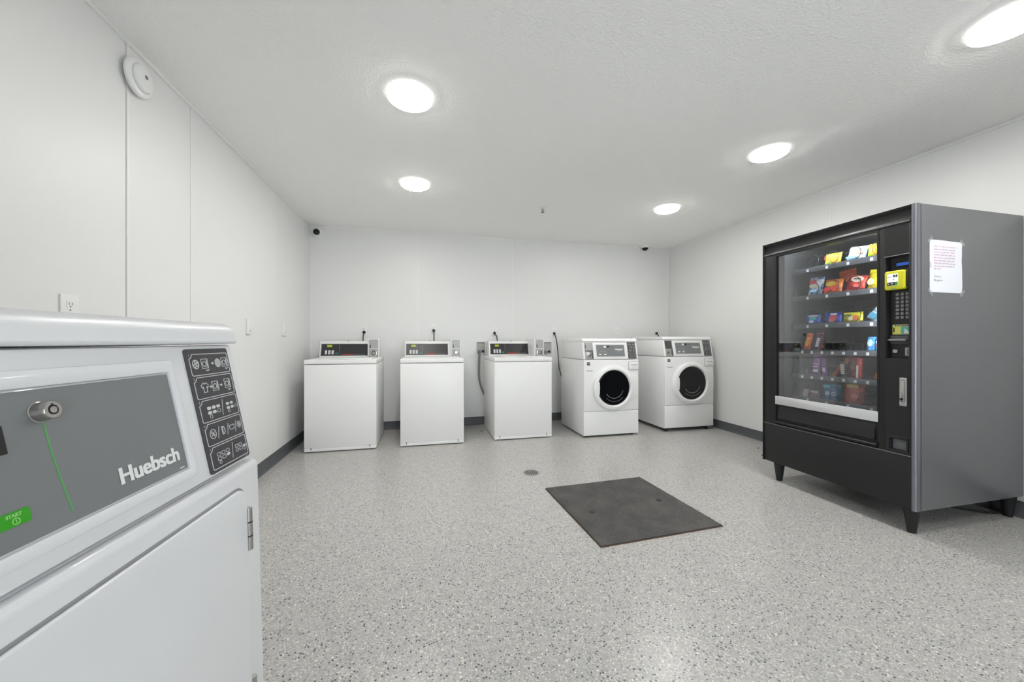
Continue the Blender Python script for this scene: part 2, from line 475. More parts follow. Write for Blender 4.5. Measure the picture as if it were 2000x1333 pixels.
# front wall behind the camera, with a glazed door
DX0, DX1, DZ = 0.25, 2.05, 2.10
wf = struct('wall_front', MB().box(XL - T, DX0, YF - T, YF, 0, HW).box(DX1, XR + T, YF - T, YF, 0, HW).box(DX0, DX1, YF - T, YF, DZ, HW), M_WALL, smooth=False)
d1 = tag(bpy.data.objects.new('door_1', None), kind='structure'); COL.objects.link(d1); d1.location = (DX0, YF - 0.06, 0)
W = DX1 - DX0
fD = Fr((0, 0, 0))
MB().ring(fD, rrect(0.0, W, 0.0, DZ), rrect(0.03, W - 0.03, 0.005, DZ - 0.03), -0.05, 0.05).build('door_jamb', M_SEAM, d1, bevel=0.002)
for a, b, hx in ((0.03, W / 2 - 0.002, W / 2 - 0.06), (W / 2 + 0.002, W - 0.03, W / 2 + 0.06)):
    lf = MB().ring(fD, rrect(a, b, 0.01, DZ - 0.03), rrect(a + 0.09, b - 0.09, 0.16, DZ - 0.12), -0.02, 0.02).build('door_leaf', M_GREY, d1, bevel=0.003)
    MB().plate(fD, a + 0.09, b - 0.09, 0.16, DZ - 0.12, -0.003, 0.003).build('door_pane', M_WINGLASS, lf, smooth=False)
    MB().tube([(hx, 0.02, 0.95), (hx, 0.07, 0.95), (hx, 0.07, 1.25), (hx, 0.02, 1.25)], 0.009).build('door_handle', M_CHROME, lf)
# sky portal in the glazed doorway (guides sampling of the daylight, adds no light itself)
pl = bpy.data.lights.new('daylight_portal', 'AREA'); pl.shape = 'RECTANGLE'; pl.size = W; pl.size_y = DZ
pl.cycles.is_portal = True
po = bpy.data.objects.new('daylight_portal', pl); COL.objects.link(po)
po.location = ((DX0 + DX1) / 2, YF - 0.115, DZ / 2); po.rotation_euler = (math.pi / 2, 0, 0)

# cove base
def base_prof(): return [(0, 0), (0, 0.1), (-0.004, 0.1), (-0.005, 0.018), (-0.012, 0.006), (-0.022, 0.0)]
ob = MB().prism_x(base_prof(), 0.0, WBL).build('baseboard_back', M_BASE); ob['kind'] = 'structure'
ob.location = (XL, YB_L, 0); ob.rotation_euler = (0, 0, BACK_ANG)
ob = MB().prism_x(base_prof(), 0.0, YB_L - YF).build('baseboard_left', M_BASE); ob['kind'] = 'structure'
ob.location = (XL, YF, 0); ob.rotation_euler = (0, 0, math.pi / 2)
ob = MB().prism_x(base_prof(), 0.0, YB_R - YF).build('baseboard_right', M_BASE); ob['kind'] = 'structure'
ob.location = (XR, YB_R, 0); ob.rotation_euler = (0, 0, -math.pi / 2)

# wall-to-ceiling and corner mouldings
zL = ceil_z(XL); zR = ceil_z(XR)
struct('trim_1', MB().box(XL, XL + 0.006, YF, YB_L, zL - 0.020, zL + 0.001), M_SEAM, bevel=0.0015, seg=1)
struct('trim_2', MB().box(XR - 0.006, XR, YF, YB_R, zR - 0.022, zR + 0.001), M_SEAM, bevel=0.0015, seg=1)
t3 = MB().add([(0, -0.006, zL - 0.020), (WBL, -0.006, zR - 0.020), (WBL, 0, zR - 0.020), (0, 0, zL - 0.020),
               (0, -0.006, zL + .001), (WBL, -0.006, zR + .001), (WBL, 0, zR + .001), (0, 0, zL + .001)],
              [(0, 3, 2, 1), (4, 5, 6, 7), (0, 1, 5, 4), (1, 2, 6, 5), (2, 3, 7, 6), (3, 0, 4, 7)]).build('trim_3', M_SEAM)
t3['kind'] = 'structure'; t3.location = (XL, YB_L, 0); t3.rotation_euler = (0, 0, BACK_ANG)
struct('trim_4', MB().box(XL, XL + 0.014, YB_L - 0.006, YB_L + 0.002, 0.1, zL), M_SEAM, bevel=0.0015, seg=1)
struct('trim_5', MB().box(XR - 0.014, XR, YB_R - 0.006, YB_R + 0.002, 0.1, zR), M_SEAM, bevel=0.0015, seg=1)

# ================================================================== CEILING LIGHTS
def ceiling_light(x, y, label):
    z = ceil_z(x)
    t = thing('ceiling_light', label, 'ceiling light', (x, y, z), group='round flush ceiling lights')
    t.rotation_euler = (0, -math.atan(0.0075), 0)
    fr = Fr((0, 0, 0), (1, 0, 0), (0, -1, 0))          # n = -z
    MB().lathe(fr, [(0.119, 0.0), (0.122, 0.002), (0.122, 0.018), (0.119, 0.0225), (0.112, 0.024), (0.1115, 0.020), (0.02, 0.019)], 48).build('rim', M_RIM, t)
    MB().lathe(fr, [(0.112, 0.0205), (0.111, 0.025), (0.104, 0.0285), (0.085, 0.0305), (0.045, 0.032), (0.012, 0.0325)], 48).build('diffuser', M_LAMP, t)
    return t
LX0, LX1 = -0.075, 2.455
ceiling_light(LX0, 3.29, 'smaller-looking round ceiling light above the white top-load washers')
ceiling_light(LX0, 2.12, 'large round ceiling light nearer the left wall with smoke alarm')
ceiling_light(LX1, 3.35, 'farthest round ceiling light on the right, above the front-load washers')
ceiling_light(LX1, 2.185, 'middle round ceiling light of the right row, left of the vending machine top')
ceiling_light(LX1, 1.045, 'round ceiling light cut by the upper right corner of the picture')
ceiling_light(LX1, -0.10, 'round ceiling light behind the camera, nearest the glazed doors')

# ================================================================== SMALL WALL AND CEILING THINGS
# smoke alarm on left wall
sm = thing('smoke_alarm', 'round white smoke alarm high on the left wall', 'smoke alarm', (XL, 2.045, 2.297))
fr = Fr((0, 0, 0), (0, 1, 0), (0, 0, 1))            # n = +x
MB().lathe(fr, [(0.052, 0.0), (0.052, 0.012)], 40).build('mounting_plate', M_BLACK, sm)
MB().lathe(fr, [(0.074, 0.011), (0.081, 0.015), (0.082, 0.024), (0.077, 0.030), (0.061, 0.034), (0.060, 0.031), (0.02, 0.031)], 48).build('base', M_WHITEP, sm)
MB().lathe(fr, [(0.058, 0.030), (0.058, 0.039), (0.052, 0.046), (0.03, 0.050), (0.008, 0.051)], 48).build('cover', M_WHITEP, sm)
MB().disc(fr, 0.0, 0.008, 0.009, 0.049, 0.0525, 16).build('test_button', M_GREY, sm)
for k in range(5):
    MB().plate(fr, 0.020, 0.034, -0.016 + k * 0.007, -0.0135 + k * 0.007, 0.045, 0.0485).build('vent_slot', M_GREY, sm)

# sprinkler head
sp = thing('sprinkler_head', 'small fire sprinkler head in the middle of the ceiling', 'sprinkler', (1.19, 3.62, ceil_z(1.19)))
fr = Fr((0, 0, 0), (1, 0, 0), (0, -1, 0))
MB().lathe(fr, [(0.034, 0.0), (0.033, 0.004), (0.018, 0.009), (0.008, 0.010)], 24).build('escutcheon', M_WHITEP, sp)
MB().lathe(fr, [(0.007, 0.006), (0.007, 0.03), (0.004, 0.034), (0.004, 0.046)], 14).build('stem', M_STEEL, sp)
MB().tube([(-0.011, 0, -0.012), (-0.013, 0, -0.028), (-0.003, 0, -0.044)], 0.0022, 6).build('arm', M_STEEL, sp)
MB().tube([(0.011, 0, -0.012), (0.013, 0, -0.028), (0.003, 0, -0.044)], 0.0022, 6).build('arm', M_STEEL, sp)
MB().lathe(fr, [(0.017, 0.045), (0.018, 0.047), (0.005, 0.048)], 18).build('deflector', M_GREY, sp)

# security cameras
s1 = thing('security_camera', 'white round security camera with black eye in the left rear corner', 'camera', (XL + 0.08, YB_L - 0.002, 2.362), 0)
fr = Fr((0, 0, 0), (1, 0, 0), (0, 0, 1))            # n = -y
MB().lathe(fr, [(0.066, 0.0), (0.066, 0.012), (0.060, 0.024), (0.052, 0.030), (0.03, 0.031)], 36).build('base', M_WHITEP, s1)
ball = [(0.045 * math.sin(math.radians(a)), 0.040 - 0.045 * math.cos(math.radians(a))) for a in range(20, 178, 12)]
fr2 = Fr((0.004, 0, 0.0), (1, 0.03, 0), (0, -0.12, 1))
MB().lathe(fr2, ball, 32).build('ball', M_WHITEP, s1)
MB().lathe(fr2, [(0.034, 0.066), (0.035, 0.082), (0.030, 0.090), (0.012, 0.092)], 28).build('lens', M_DGLASS, s1)
s2 = thing('security_camera', 'white dome security camera with dark bowl near the right rear corner', 'camera', (3.14, back_y(3.14) - 0.068, ceil_z(3.14)))
fr = Fr((0, 0, 0), (1, 0, 0), (0, -1, 0))
MB().lathe(fr, [(0.060, 0.0), (0.060, 0.018), (0.054, 0.028), (0.046, 0.030), (0.02, 0.030)], 36).build('base', M_WHITEP, s2)
MB().lathe(fr, [(0.044, 0.028)] + [(0.044 * math.cos(math.radians(a)), 0.032 + 0.036 * math.sin(math.radians(a))) for a in range(0, 85, 12)], 32).build('dome', M_DGLASS, s2)

# wall outlets
def outlet(loc, rz, label, plain=False):
    t = thing('wall_outlet', label, 'outlet', loc, rz, 'white wall outlets')
    f = Fr((0, 0, 0), (1, 0, 0), (0, 0, 1))         # n = -y
    MB().plate(f, -0.037, 0.037, -0.058, 0.058, 0.0, 0.006, 0.004).build('cover_plate', M_WHITEP, t, bevel=0.0015)
    for dz in (-0.021, 0.021):
        s = MB().plate(f, -0.016, 0.016, dz - 0.014, dz + 0.014, 0.005, 0.0075, 0.007).build('socket', M_WHITEP, t)
        if not plain:
            for u in (-0.0065, 0.0065):
                MB().plate(f, u - 0.0013, u + 0.0013, dz - 0.002, dz + 0.007, 0.007, 0.0079).build('slot', M_GREY, s)
            MB().disc(f, 0, dz - 0.008, 0.0026, 0.007, 0.0079, 10).build('ground_hole', M_BLACK, s)
    MB().disc(f, 0, 0, 0.003, 0.005, 0.0072, 10).build('screw', M_GREY, t)
    return t
def on_back(x, z): return (x, back_y(x) - 0.0002, z)
outlet((XL, 1.728, 1.206), math.pi / 2, 'white outlet on the left wall just above the foreground dryer')
def junction(loc, label):
    t = thing('wall_box', label, 'wall box', loc, math.pi / 2, 'small white boxes on the left wall')
    f = Fr((0, 0, 0))
    MB().plate(f, -0.036, 0.036, -0.058, 0.058, 0.0, 0.013, 0.004).build('cover_plate', M_WHITEP, t, bevel=0.002)
    MB().disc(f, 0.004, -0.03, 0.004, 0.012, 0.0142, 10).build('screw', M_GREY, t)
    MB().plate(f, -0.012, 0.012, -0.012, 0.030, 0.012, 0.0145, 0.003).build('switch_rocker', M_WHITEP, t)
junction((XL, 3.18, 1.20), 'white switch box on the left wall, nearer the foreground dryer')
junction((XL, 3.90, 1.197), 'white switch box on the left wall, close to the rear corner')

# power cords hanging from the outlets
def cord(label, px, pz, path, r=0.006):
    t = thing('power_cord', label, 'power cord', on_back(px, pz), 0, 'black power cords at the rear wall')
    f = Fr((0, 0, 0))
    MB().lathe(f, [(0.017, 0.007), (0.018, 0.024), (0.012, 0.032), (0.006, 0.034)], 16).build('plug', M_BLACK, t)
    pts = [(x - px, y, z - pz) for x, y, z in path]
    MB().tube(spline([(0, -0.028, -0.004), (0.0, -0.042, -0.02)] + pts, 6), r, 8).build('cable', M_RUBBER, t)
outlet(on_back(-0.706, 1.218), BACK_ANG, 'wall outlet with cord above the leftmost top-load washer')
cord('short black cord dropping straight behind the leftmost washer console', -0.703, 1.197, [(-0.71, -0.045, 1.13), (-0.71, -0.05, 1.0), (-0.71, -0.05, 0.8)])
outlet(on_back(0.121, 1.243), BACK_ANG, 'wall outlet with cord above the second top-load washer')
cord('short black cord dropping straight behind the second washer console', 0.121, 1.222, [(0.123, -0.045, 1.15), (0.122, -0.05, 1.0), (0.12, -0.05, 0.8)])
outlet(on_back(0.905, 1.215), BACK_ANG, 'wall outlet with cord above the third top-load washer')
cord('short curved black cord behind the third washer console', 0.905, 1.194, [(0.925, -0.048, 1.16), (0.935, -0.05, 1.1), (0.935, -0.05, 0.85)])
outlet(on_back(1.745, 1.215), BACK_ANG, 'wall outlet between the third top-load washer and first front-load washer')
cord('long wavy black cord hanging between top-load and front-load washers', 1.745, 1.195, [(1.765, -0.05, 1.10), (1.785, -0.05, 0.945), (1.793, -0.055, 0.83), (1.806, -0.05, 0.715), (1.85, -0.055, 0.575), (1.93, -0.06, 0.5)], 0.0065)
outlet(on_back(2.715, 1.235), BACK_ANG, 'empty wall outlet above the gap between the two front-load washers', True)
cord('black plug in the wall behind the far right front-load washer', 3.37, 1.205, [(3.385, -0.045, 1.16), (3.39, -0.05, 1.05), (3.39, -0.05, 0.8)])

# recessed laundry supply boxes
def supply_box(x0, x1, z0, z1, label, hose):
    xc = (x0 + x1) / 2; zc = (z0 + z1) / 2; w = (x1 - x0) / 2; h = (z1 - z0) / 2
    t = thing('supply_box', label, 'supply box', on_back(xc, zc), BACK_ANG, 'recessed water supply boxes')
    f = Fr((0, 0, 0))
    MB().ring(f, rrect(-w - 0.012, w + 0.012, -h - 0.012, h + 0.012), rrect(-w, w, -h, h), 0.0, 0.012).build('frame', M_WHITEP, t, bevel=0.002)
    MB().plate(f, -w, w, -h, h, 0.0006, 0.002).build('back_plate', M_BOXIN, t, smooth=False)
    MB().plate(f, -w + 0.004, w - 0.004, h - 0.012, h - 0.002, 0.002, 0.010).build('top_lip', M_GREY, t)
    MB().lathe(Fr((0.025, 0, -h + 0.03)), [(0.011, 0.002), (0.011, 0.03), (0.016, 0.032), (0.016, 0.042), (0.006, 0.044)], 14).build('valve', M_BLACK, t)
    MB().tube([(-0.02, -0.018, -h + 0.045), (-0.02, -0.018, -h - 0.004)], 0.013, 12).build('drain_fitting', M_HOSE, t)
    return t
supply_box(0.668, 0.778, 0.928, 1.075, 'recessed grey supply box at the left of the third washer', True)
supply_box(1.570, 1.705, 0.915, 1.075, 'recessed grey supply box at the right of the third washer', False)
hs = thing('drain_hose', 'grey drain hose hanging in front of the wall left of the third washer', 'hose', (0.70, back_y(0.7) - 0.03, 0.93))
MB().tube(spline([(0.0, 0.012, 0.04), (0.0, 0.0, 0.0), (-0.006, -0.004, -0.20), (0.006, -0.004, -0.37), (0.07, -0.004, -0.54), (0.17, -0.01, -0.62), (0.28, -0.02, -0.66)], 8), 0.0125, 10).build('hose_tube', M_HOSE, hs)
MB().tube([(0, 0.008, 0.03), (0, 0.002, -0.01)], 0.017, 12).build('hose_clamp', M_GREY, hs)

# floor drain
dr = thing('floor_drain', 'round slotted floor drain in front of the washers', 'drain', (0.862, 2.925, 0))
f = Fr((0, 0, 0), (1, 0, 0), (0, 1, 0))
MB().disc(f, 0, 0, 0.066, -0.002, 0.0012, 32).build('drain_well', M_BLACK, dr)
MB().annulus(f, 0, 0, 0.068, 0.056, 0.0, 0.004, 36).build('drain_ring', M_STEEL, dr, bevel=0.001)
for k in range(7):
    u = -0.045 + k * 0.015; hh = math.sqrt(0.056 ** 2 - u * u)
    MB().plate(f, u - 0.0030, u + 0.0030, -hh, hh, 0.0006, 0.0035).build('grate_bar', M_STEEL, dr)

# steel tread plate over the pit
tp = thing('tread_plate_cover', 'dark steel tread plate cover lying on the floor', 'floor cover', (1.288, 2.198, 0), math.radians(-1.5 + 4.2))
f = Fr((0, 0, 0), (1, 0, 0), (0, 1, 0))
PW = 0.398
MB().plate(f, -PW - 0.004, PW + 0.004, -PW - 0.004, PW + 0.004, 0.0003, 0.003).build('pit_frame', M_RUST, tp)
MB().plate(f, -PW, PW, -PW, PW, 0.003, 0.010).build('plate', M_PLATE, tp, bevel=0.001, seg=1)
lug = MB(); step = 0.0222; nn = int(2 * PW / step)
for i in range(nn):
    for j in range(nn):
        u = -PW + step * (i + 0.55); v = -PW + step * (j + 0.55)
        a = math.radians(45 if (i + j) % 2 else -45); ca, sa = math.cos(a), math.sin(a)
        P = [(-0.0125, 0), (0, -0.0032), (0.0125, 0), (0, 0.0032)]
        ps = [(u + ca * p - sa * q, v + sa * p + ca * q) for p, q in P]
        if max(abs(c) for p in ps for c in p) > PW - 0.004: continue
        vs = [f(p, q, 0.0098) for p, q in ps] + [f(u - ca * 0.006, v - sa * 0.006, 0.0122), f(u + ca * 0.006, v + sa * 0.006, 0.0122)]
        lug.add(vs, [(0, 1, 4), (0, 4, 3), (1, 5, 4), (4, 5, 3), (1, 2, 5), (2, 3, 5)])
lg = lug.build('tread_lugs', M_LUG, tp, smooth=False); lg['kind'] = 'stuff'
for u, v in ((-0.255, -0.035), (0.262, -0.012)):
    MB().disc(f, u, v, 0.018, 0.0101, 0.0130, 18).build('lift_hole', M_DRUM, tp)

# ================================================================== FRONT-LOAD MACHINES (washers and the foreground dryer)
FW, FD = 0.686, 0.70
HF = -FD / 2
SEAM = 0.878
SLO = Vector((0, 0.046, 0.203)).normalized()
def front_load(name, label, cat, loc, rz, group, kind, foot=0.0):
    t = thing(name, label, cat, loc, rz, group)
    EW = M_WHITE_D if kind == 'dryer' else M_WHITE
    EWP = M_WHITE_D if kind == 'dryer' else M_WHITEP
    w = FW / 2
    b0 = 0.018 + foot
    # feet
    for sx in (-1, 1):
        for sy in (-1, 1):
            MB().lathe(Fr((sx * (w - 0.06), sy * (FD / 2 - 0.06), 0), (1, 0, 0), (0, 1, 0)), [(0.022, 0.0), (0.020, 0.012), (0.008, 0.014), (0.008, b0 + 0.01)], 14).build('foot', M_BLACK, t)
    z = foot
    MB().box(-w, w, HF + 0.014, FD / 2, b0, SEAM - 0.003 + z).build('cabinet', EW, t, bevel=0.005)
    # control hood with sloping face
    SLO = Vector((0, 0.0355 if kind == 'dryer' else 0.046, 0.203)).normalized()
    o = Vector((0, HF + 0.004, SEAM + 0.003 + z))
    top = o + SLO * 0.205
    MB().prism_x([(o.y, o.z), (top.y, top.z), (FD / 2 - 0.004, top.z), (FD / 2 - 0.004, o.z)], -w + 0.0008, w - 0.0008).build('control_hood', EW, t, bevel=0.004)
    # rounded top cap
    zc = top.z + 0.002
    prof = [(top.y - 0.008, zc), (top.y - 0.0105, zc + 0.004)]
    for a in range(0, 91, 15):
        prof.append((top.y + 0.018 - 0.026 * math.cos(math.radians(a)), zc + 0.010 + 0.027 * math.sin(math.radians(a))))
    prof += [(FD / 2 - 0.02, zc + 0.040), (FD / 2, zc + 0.036), (FD / 2, zc)]
    MB().prism_x(prof, -w - 0.001, w + 0.001).build('top_cap', EW, t, bevel=0.014, seg=4)
    fs = Fr(o, (1, 0, 0), SLO)                       # n points out of the sloping face
    # bezel and grey panel
    gu0, gu1, gv0, gv1 = -0.176, 0.174, 0.032, 0.165
    MB().ring(fs, rrect(gu0 - 0.014, gu1 + 0.013, gv0 - 0.015, gv1 + 0.019, 0.006), rrect(gu0 - 0.002, gu1 + 0.002, gv0 - 0.002, gv1 + 0.002, 0.002), -0.001, 0.0045).build('bezel', EWP, t, bevel=0.0018)
    cp = MB().plate(fs, gu0, gu1, gv0, gv1, 0.0, 0.0016, 0.002).build('control_panel', M_GREYP, t)
    if kind == 'dryer':
        lettering('logo_lettering', 'Huebsch', fs, 0.072, 0.047, 0.0262, M_LOGO, cp, 0.0021, heavy=0.0011, sx=0.99)
        # key lock
        lk = MB().lathe(fs, [(0.0098, 0.0012), (0.0100, 0.0022), (0.0092, 0.0028), (0.0086, 0.0125), (0.0078, 0.0136), (0.0048, 0.0136), (0.0046, 0.0124), (0.0034, 0.0124), (0.0032, 0.0140), (0.0008, 0.0140)], 32, cu=0.0095, cv=0.1430).build('key_lock', M_STEEL, cp)
        MB().annulus(fs, 0.0095, 0.1430, 0.0047, 0.0033, 0.0123, 0.0128, 24).build('key_groove', M_BLACK, lk)
        MB().plate(fs, 0.0088, 0.0102, 0.1460, 0.1490, 0.0134, 0.0140).build('key_notch', M_BLACK, lk)
        # display, start button, pen line
        MB().plate(fs, -0.070, -0.0215, 0.112, 0.137, 0.0015, 0.0022, 0.001).build('display', M_BLACK, cp)
        sb = MB().plate(fs, -0.070, -0.0160, 0.0505, 0.0630, 0.0015, 0.0024, 0.002).build('start_button', M_GREENP, cp)
        lettering('start_lettering', 'START', fs, -0.0285, 0.0585, 0.0040, M_GREENT, sb, 0.0027, bold=0.0002, align='CENTER')
        MB().annulus(fs, -0.0275, 0.0545, 0.0030, 0.0023, 0.0024, 0.0027, 20).stroke(fs, [(-0.0275, 0.0530), (-0.0275, 0.0560)], 0.0006, 0.0024, 0.0027).build('start_symbol', M_GREENT, sb)
        MB().stroke(fs, [(0.0110, 0.1320), (0.0120, 0.105), (0.0145, 0.075), (0.0185, 0.042)], 0.0014, 0.0016, 0.0019).build('pen_line', M_GREENL, cp)
        MB().plate(fs, 0.160, 0.168, 0.0345, 0.0362, 0.0016, 0.0019).build('fine_print', M_ICON, cp)
    else:
        MB().plate(fs, -0.045, -0.012, 0.138, 0.156, 0.0015, 0.0024, 0.001).build('display', M_BLACK, cp)
        MB().plate(fs, -0.083, -0.053, 0.135, 0.157, 0.0015, 0.0022).build('coin_label', M_LOGO, cp)
        MB().lathe(fs, [(0.009, 0.001), (0.009, 0.012), (0.005, 0.013)], 16, cu=0.020, cv=0.157).build('key_lock', M_STEEL, cp)
        for u in (-0.135, -0.072):
            MB().plate(fs, u - 0.016, u + 0.016, 0.050, 0.062, 0.0015, 0.003, 0.003).build('cycle_button', M_LOGO, cp)
        lettering('logo_lettering', 'Huebsch', fs, 0.058, 0.105, 0.030, M_LOGO, cp, 0.0021, heavy=0.0014, sx=0.9)
        for k in range(3):
            MB().plate(fs, 0.092 + k * 0.013, 0.101 + k * 0.013, 0.086, 0.0885, 0.0016, 0.0019).build('model_print', M_ICON, cp)
        for k in range(5):
            MB().plate(fs, -0.150 + k * 0.022, -0.136 + k * 0.022, 0.082 + (k % 2) * 0.012, 0.0845 + (k % 2) * 0.012, 0.0016, 0.0019).build('cycle_print', M_ICON, cp)
    # instruction plate with five framed pictograms
    iu0, iu1, iv0, iv1 = 0.216, 0.3235, 0.004, 0.199
    ip = MB().plate(fs, iu0, iu1, iv0, iv1, 0.0, 0.0012, 0.005).build('instruction_plate', M_BLKP, t)
    N0, N1 = 0.0012, 0.0016
    LWD = 0.0011
    bu0, bu1 = iu0 + 0.008, iu1 - 0.004
    hbox, gap = 0.0335, 0.0035
    vtop = iv1 - 0.0085
    for k in range(5):
        v1 = vtop - k * (hbox + gap); v0 = v1 - hbox
        nt_ = 0.008
        path = [(bu0 + nt_, v1), (bu1 - 0.003, v1), (bu1 - 0.0008, v1 - 0.0008), (bu1, v1 - 0.003), (bu1, v0 + 0.003), (bu1 - 0.0008, v0 + 0.0008), (bu1 - 0.003, v0),
                (bu0 + 0.003, v0), (bu0 + 0.0008, v0 + 0.0008), (bu0, v0 + 0.003), (bu0, v1 - 0.007), (bu0 + 0.004, v1 - 0.0055), (bu0 + 0.006, v1 - 0.003)]
        fb = MB().stroke(fs, path, LWD, N0, N1, True).build('picture_frame', M_ICON, ip)
        lettering('step_number', str(k + 1), fs, bu0 - 0.0005, v1 - 0.0036, 0.006, M_ICON, fb, N1)
        mid = (v0 + v1) / 2
        ic = MB()
        def machine(cu, cv, door=True):
            ic.stroke(fs, rrect(cu - 0.0075, cu + 0.0075, cv - 0.0075, cv + 0.0075), 0.0009, N0, N1, True)
            ic.annulus(fs, cu - 0.001, cv - 0.0005, 0.0046, 0.0036, N0, N1, 16)
            ic.stroke(fs, [(cu + 0.0052, cv - 0.006), (cu + 0.0052, cv + 0.006)], 0.0011, N0, N1)
        def arrow(cu, cv):
            ic.poly(fs, [(cu - 0.003, cv - 0.0009), (cu + 0.0005, cv - 0.0009), (cu + 0.0005, cv - 0.0026), (cu + 0.0034, cv), (cu + 0.0005, cv + 0.0026), (cu + 0.0005, cv + 0.0009), (cu - 0.003, cv + 0.0009)], N0, N1)
        def hand(cu, cv):
            ic.stroke(fs, [(cu - 0.004, cv + 0.0006), (cu - 0.001, cv - 0.001), (cu + 0.0035, cv + 0.001)], 0.0014, N0, N1)
        if k == 0:
            cu = bu0 + 0.0125; cv = mid + 0.001
            ic.annulus(fs, cu, cv, 0.0074, 0.0060, N0, N1, 20)
            for q in range(9):
                a = q * 2.4; rr = 0.0018 * math.sqrt(q + 0.3)
                ic.disc(fs, cu + rr * math.cos(a), cv + rr * math.sin(a), 0.0013, N0, N1, 7)
            machine(bu0 + 0.0335, mid + 0.001); hand(bu0 + 0.038, mid - 0.0100)
            arrow(bu0 + 0.0525, mid + 0.0005)
            cu = bu0 + 0.0665
            ic.annulus(fs, cu, mid + 0.0005, 0.0074, 0.0064, N0, N1, 20)
            for q in range(-2, 3):
                hh = math.sqrt(0.0064 ** 2 - (q * 0.0022) ** 2)
                ic.stroke(fs, [(cu + q * 0.0022, mid + 0.0005 - hh), (cu + q * 0.0022, mid + 0.0005 + hh)], 0.0009, N0, N1)
            machine(bu0 + 0.0845, mid + 0.001); hand(bu0 + 0.088, mid - 0.0100)
        elif k == 1:
            cu = bu0 + 0.022; cv = mid
            ic.stroke(fs, [(cu - 0.004, cv - 0.0075), (cu - 0.004, cv + 0.001), (cu - 0.0065, cv - 0.0005), (cu - 0.0085, cv + 0.0035), (cu - 0.003, cv + 0.0075), (cu, cv + 0.0055), (cu + 0.003, cv + 0.0075),
                           (cu + 0.0085, cv + 0.0035), (cu + 0.0065, cv - 0.0005), (cu + 0.004, cv + 0.001), (cu + 0.004, cv - 0.0075)], 0.0010, N0, N1, True)
            arrow(bu0 + 0.0355, mid); machine(bu0 + 0.0475, mid); arrow(bu0 + 0.0625, mid); machine(bu0 + 0.080, mid + 0.001); hand(bu0 + 0.083, mid - 0.0100)
        elif k == 2:
            for q in range(3):
                u = bu0 + 0.0200 + q * 0.0115
                ic.plate(fs, u - 0.0044, u + 0.0044, mid + 0.0012, mid + 0.0062, N0, N1, 0.002)
                if q < 2: ic.plate(fs, u - 0.0044, u + 0.0044, mid - 0.0062, mid - 0.0012, N0, N1, 0.002)
                else: ic.stroke(fs, rrect(u - 0.0040, u + 0.0040, mid - 0.0060, mid - 0.0012, 0.0015, 2), 0.0006, N0, N1, True)
            ic.stroke(fs, rrect(bu0 + 0.0190, bu0 + 0.0245, mid - 0.0125, mid - 0.0072, 0.0022, 3), 0.0006, N0, N1, True)
            ic.stroke(fs, [(bu0 + 0.0505, mid - 0.013), (bu0 + 0.0565, mid + 0.013)], 0.0008, N0, N1)
            for q in range(2):
                u = bu0 + 0.0680 + q * 0.0110
                ic.plate(fs, u - 0.0040, u + 0.0040, mid + 0.0012, mid + 0.0058, N0, N1, 0.002)
                ic.plate(fs, u - 0.0040, u + 0.0040, mid - 0.0058, mid - 0.0012, N0, N1, 0.002)
            ic.stroke(fs, rrect(bu0 + 0.0850, bu0 + 0.0915, mid - 0.0050, mid - 0.0010, 0.0015, 2), 0.0005, N0, N1, True)
            ic.stroke(fs, rrect(bu0 + 0.0660, bu0 + 0.0712, mid - 0.0115, mid - 0.0068, 0.002, 3), 0.0005, N0, N1, True)
        elif k == 3:
            cu = bu0 + 0.0165
            ic.annulus(fs, cu, mid, 0.0078, 0.0068, N0, N1, 20)
            ic.annulus(fs, cu - 0.002, mid + 0.0022, 0.0022, 0.0014, N0, N1, 10); ic.annulus(fs, cu + 0.002, mid - 0.0022, 0.0022, 0.0014, N0, N1, 10)
            ic.stroke(fs, [(cu - 0.004, mid - 0.003), (cu + 0.004, mid + 0.003)], 0.0007, N0, N1)
            for u in (0.0300, 0.0545, 0.0770):
                ic.stroke(fs, [(bu0 + u - 0.003, mid - 0.0095), (bu0 + u + 0.003, mid + 0.0085)], 0.0008, N0, N1)
            cu = bu0 + 0.0425
            ic.stroke(fs, [(cu - 0.003, mid - 0.006), (cu + 0.001, mid - 0.006), (cu + 0.0038, mid - 0.003), (cu + 0.0038, mid + 0.003), (cu + 0.001, mid + 0.006), (cu - 0.003, mid + 0.006)], 0.0012, N0, N1, True)
            ic.stroke(fs, [(cu - 0.0012, mid - 0.005), (cu - 0.0012, mid + 0.005)], 0.0008, N0, N1)
            ic.stroke(fs, rrect(bu0 + 0.0600, bu0 + 0.0725, mid - 0.0035, mid + 0.0035, 0.0015, 2), 0.0009, N0, N1, True)
            ic.stroke(fs, [(bu0 + 0.0585, mid + 0.0035), (bu0 + 0.0740, mid + 0.0035)], 0.0010, N0, N1)
            cu = bu0 + 0.0870
            for q in range(6):
                a = math.radians(q * 60)
                ic.annulus(fs, cu + 0.0036 * math.cos(a), mid + 0.0036 * math.sin(a), 0.0026, 0.0020, N0, N1, 9)
        else:
            for q in range(3):
                u = bu0 + 0.0190 + q * 0.0115
                ic.stroke(fs, rrect(u - 0.0042, u + 0.0042, mid + 0.001, mid + 0.0060, 0.002, 3), 0.0007, N0, N1, True)
                if q < 2: ic.stroke(fs, rrect(u - 0.0042, u + 0.0042, mid - 0.0060, mid - 0.001, 0.002, 3), 0.0007, N0, N1, True)
                else: ic.plate(fs, u - 0.0044, u + 0.0044, mid - 0.0045, mid - 0.0005, N0, N1, 0.0016)
            ic.stroke(fs, rrect(bu0 + 0.0170, bu0 + 0.0225, mid - 0.0115, mid - 0.0068, 0.0022, 3), 0.0006, N0, N1, True)
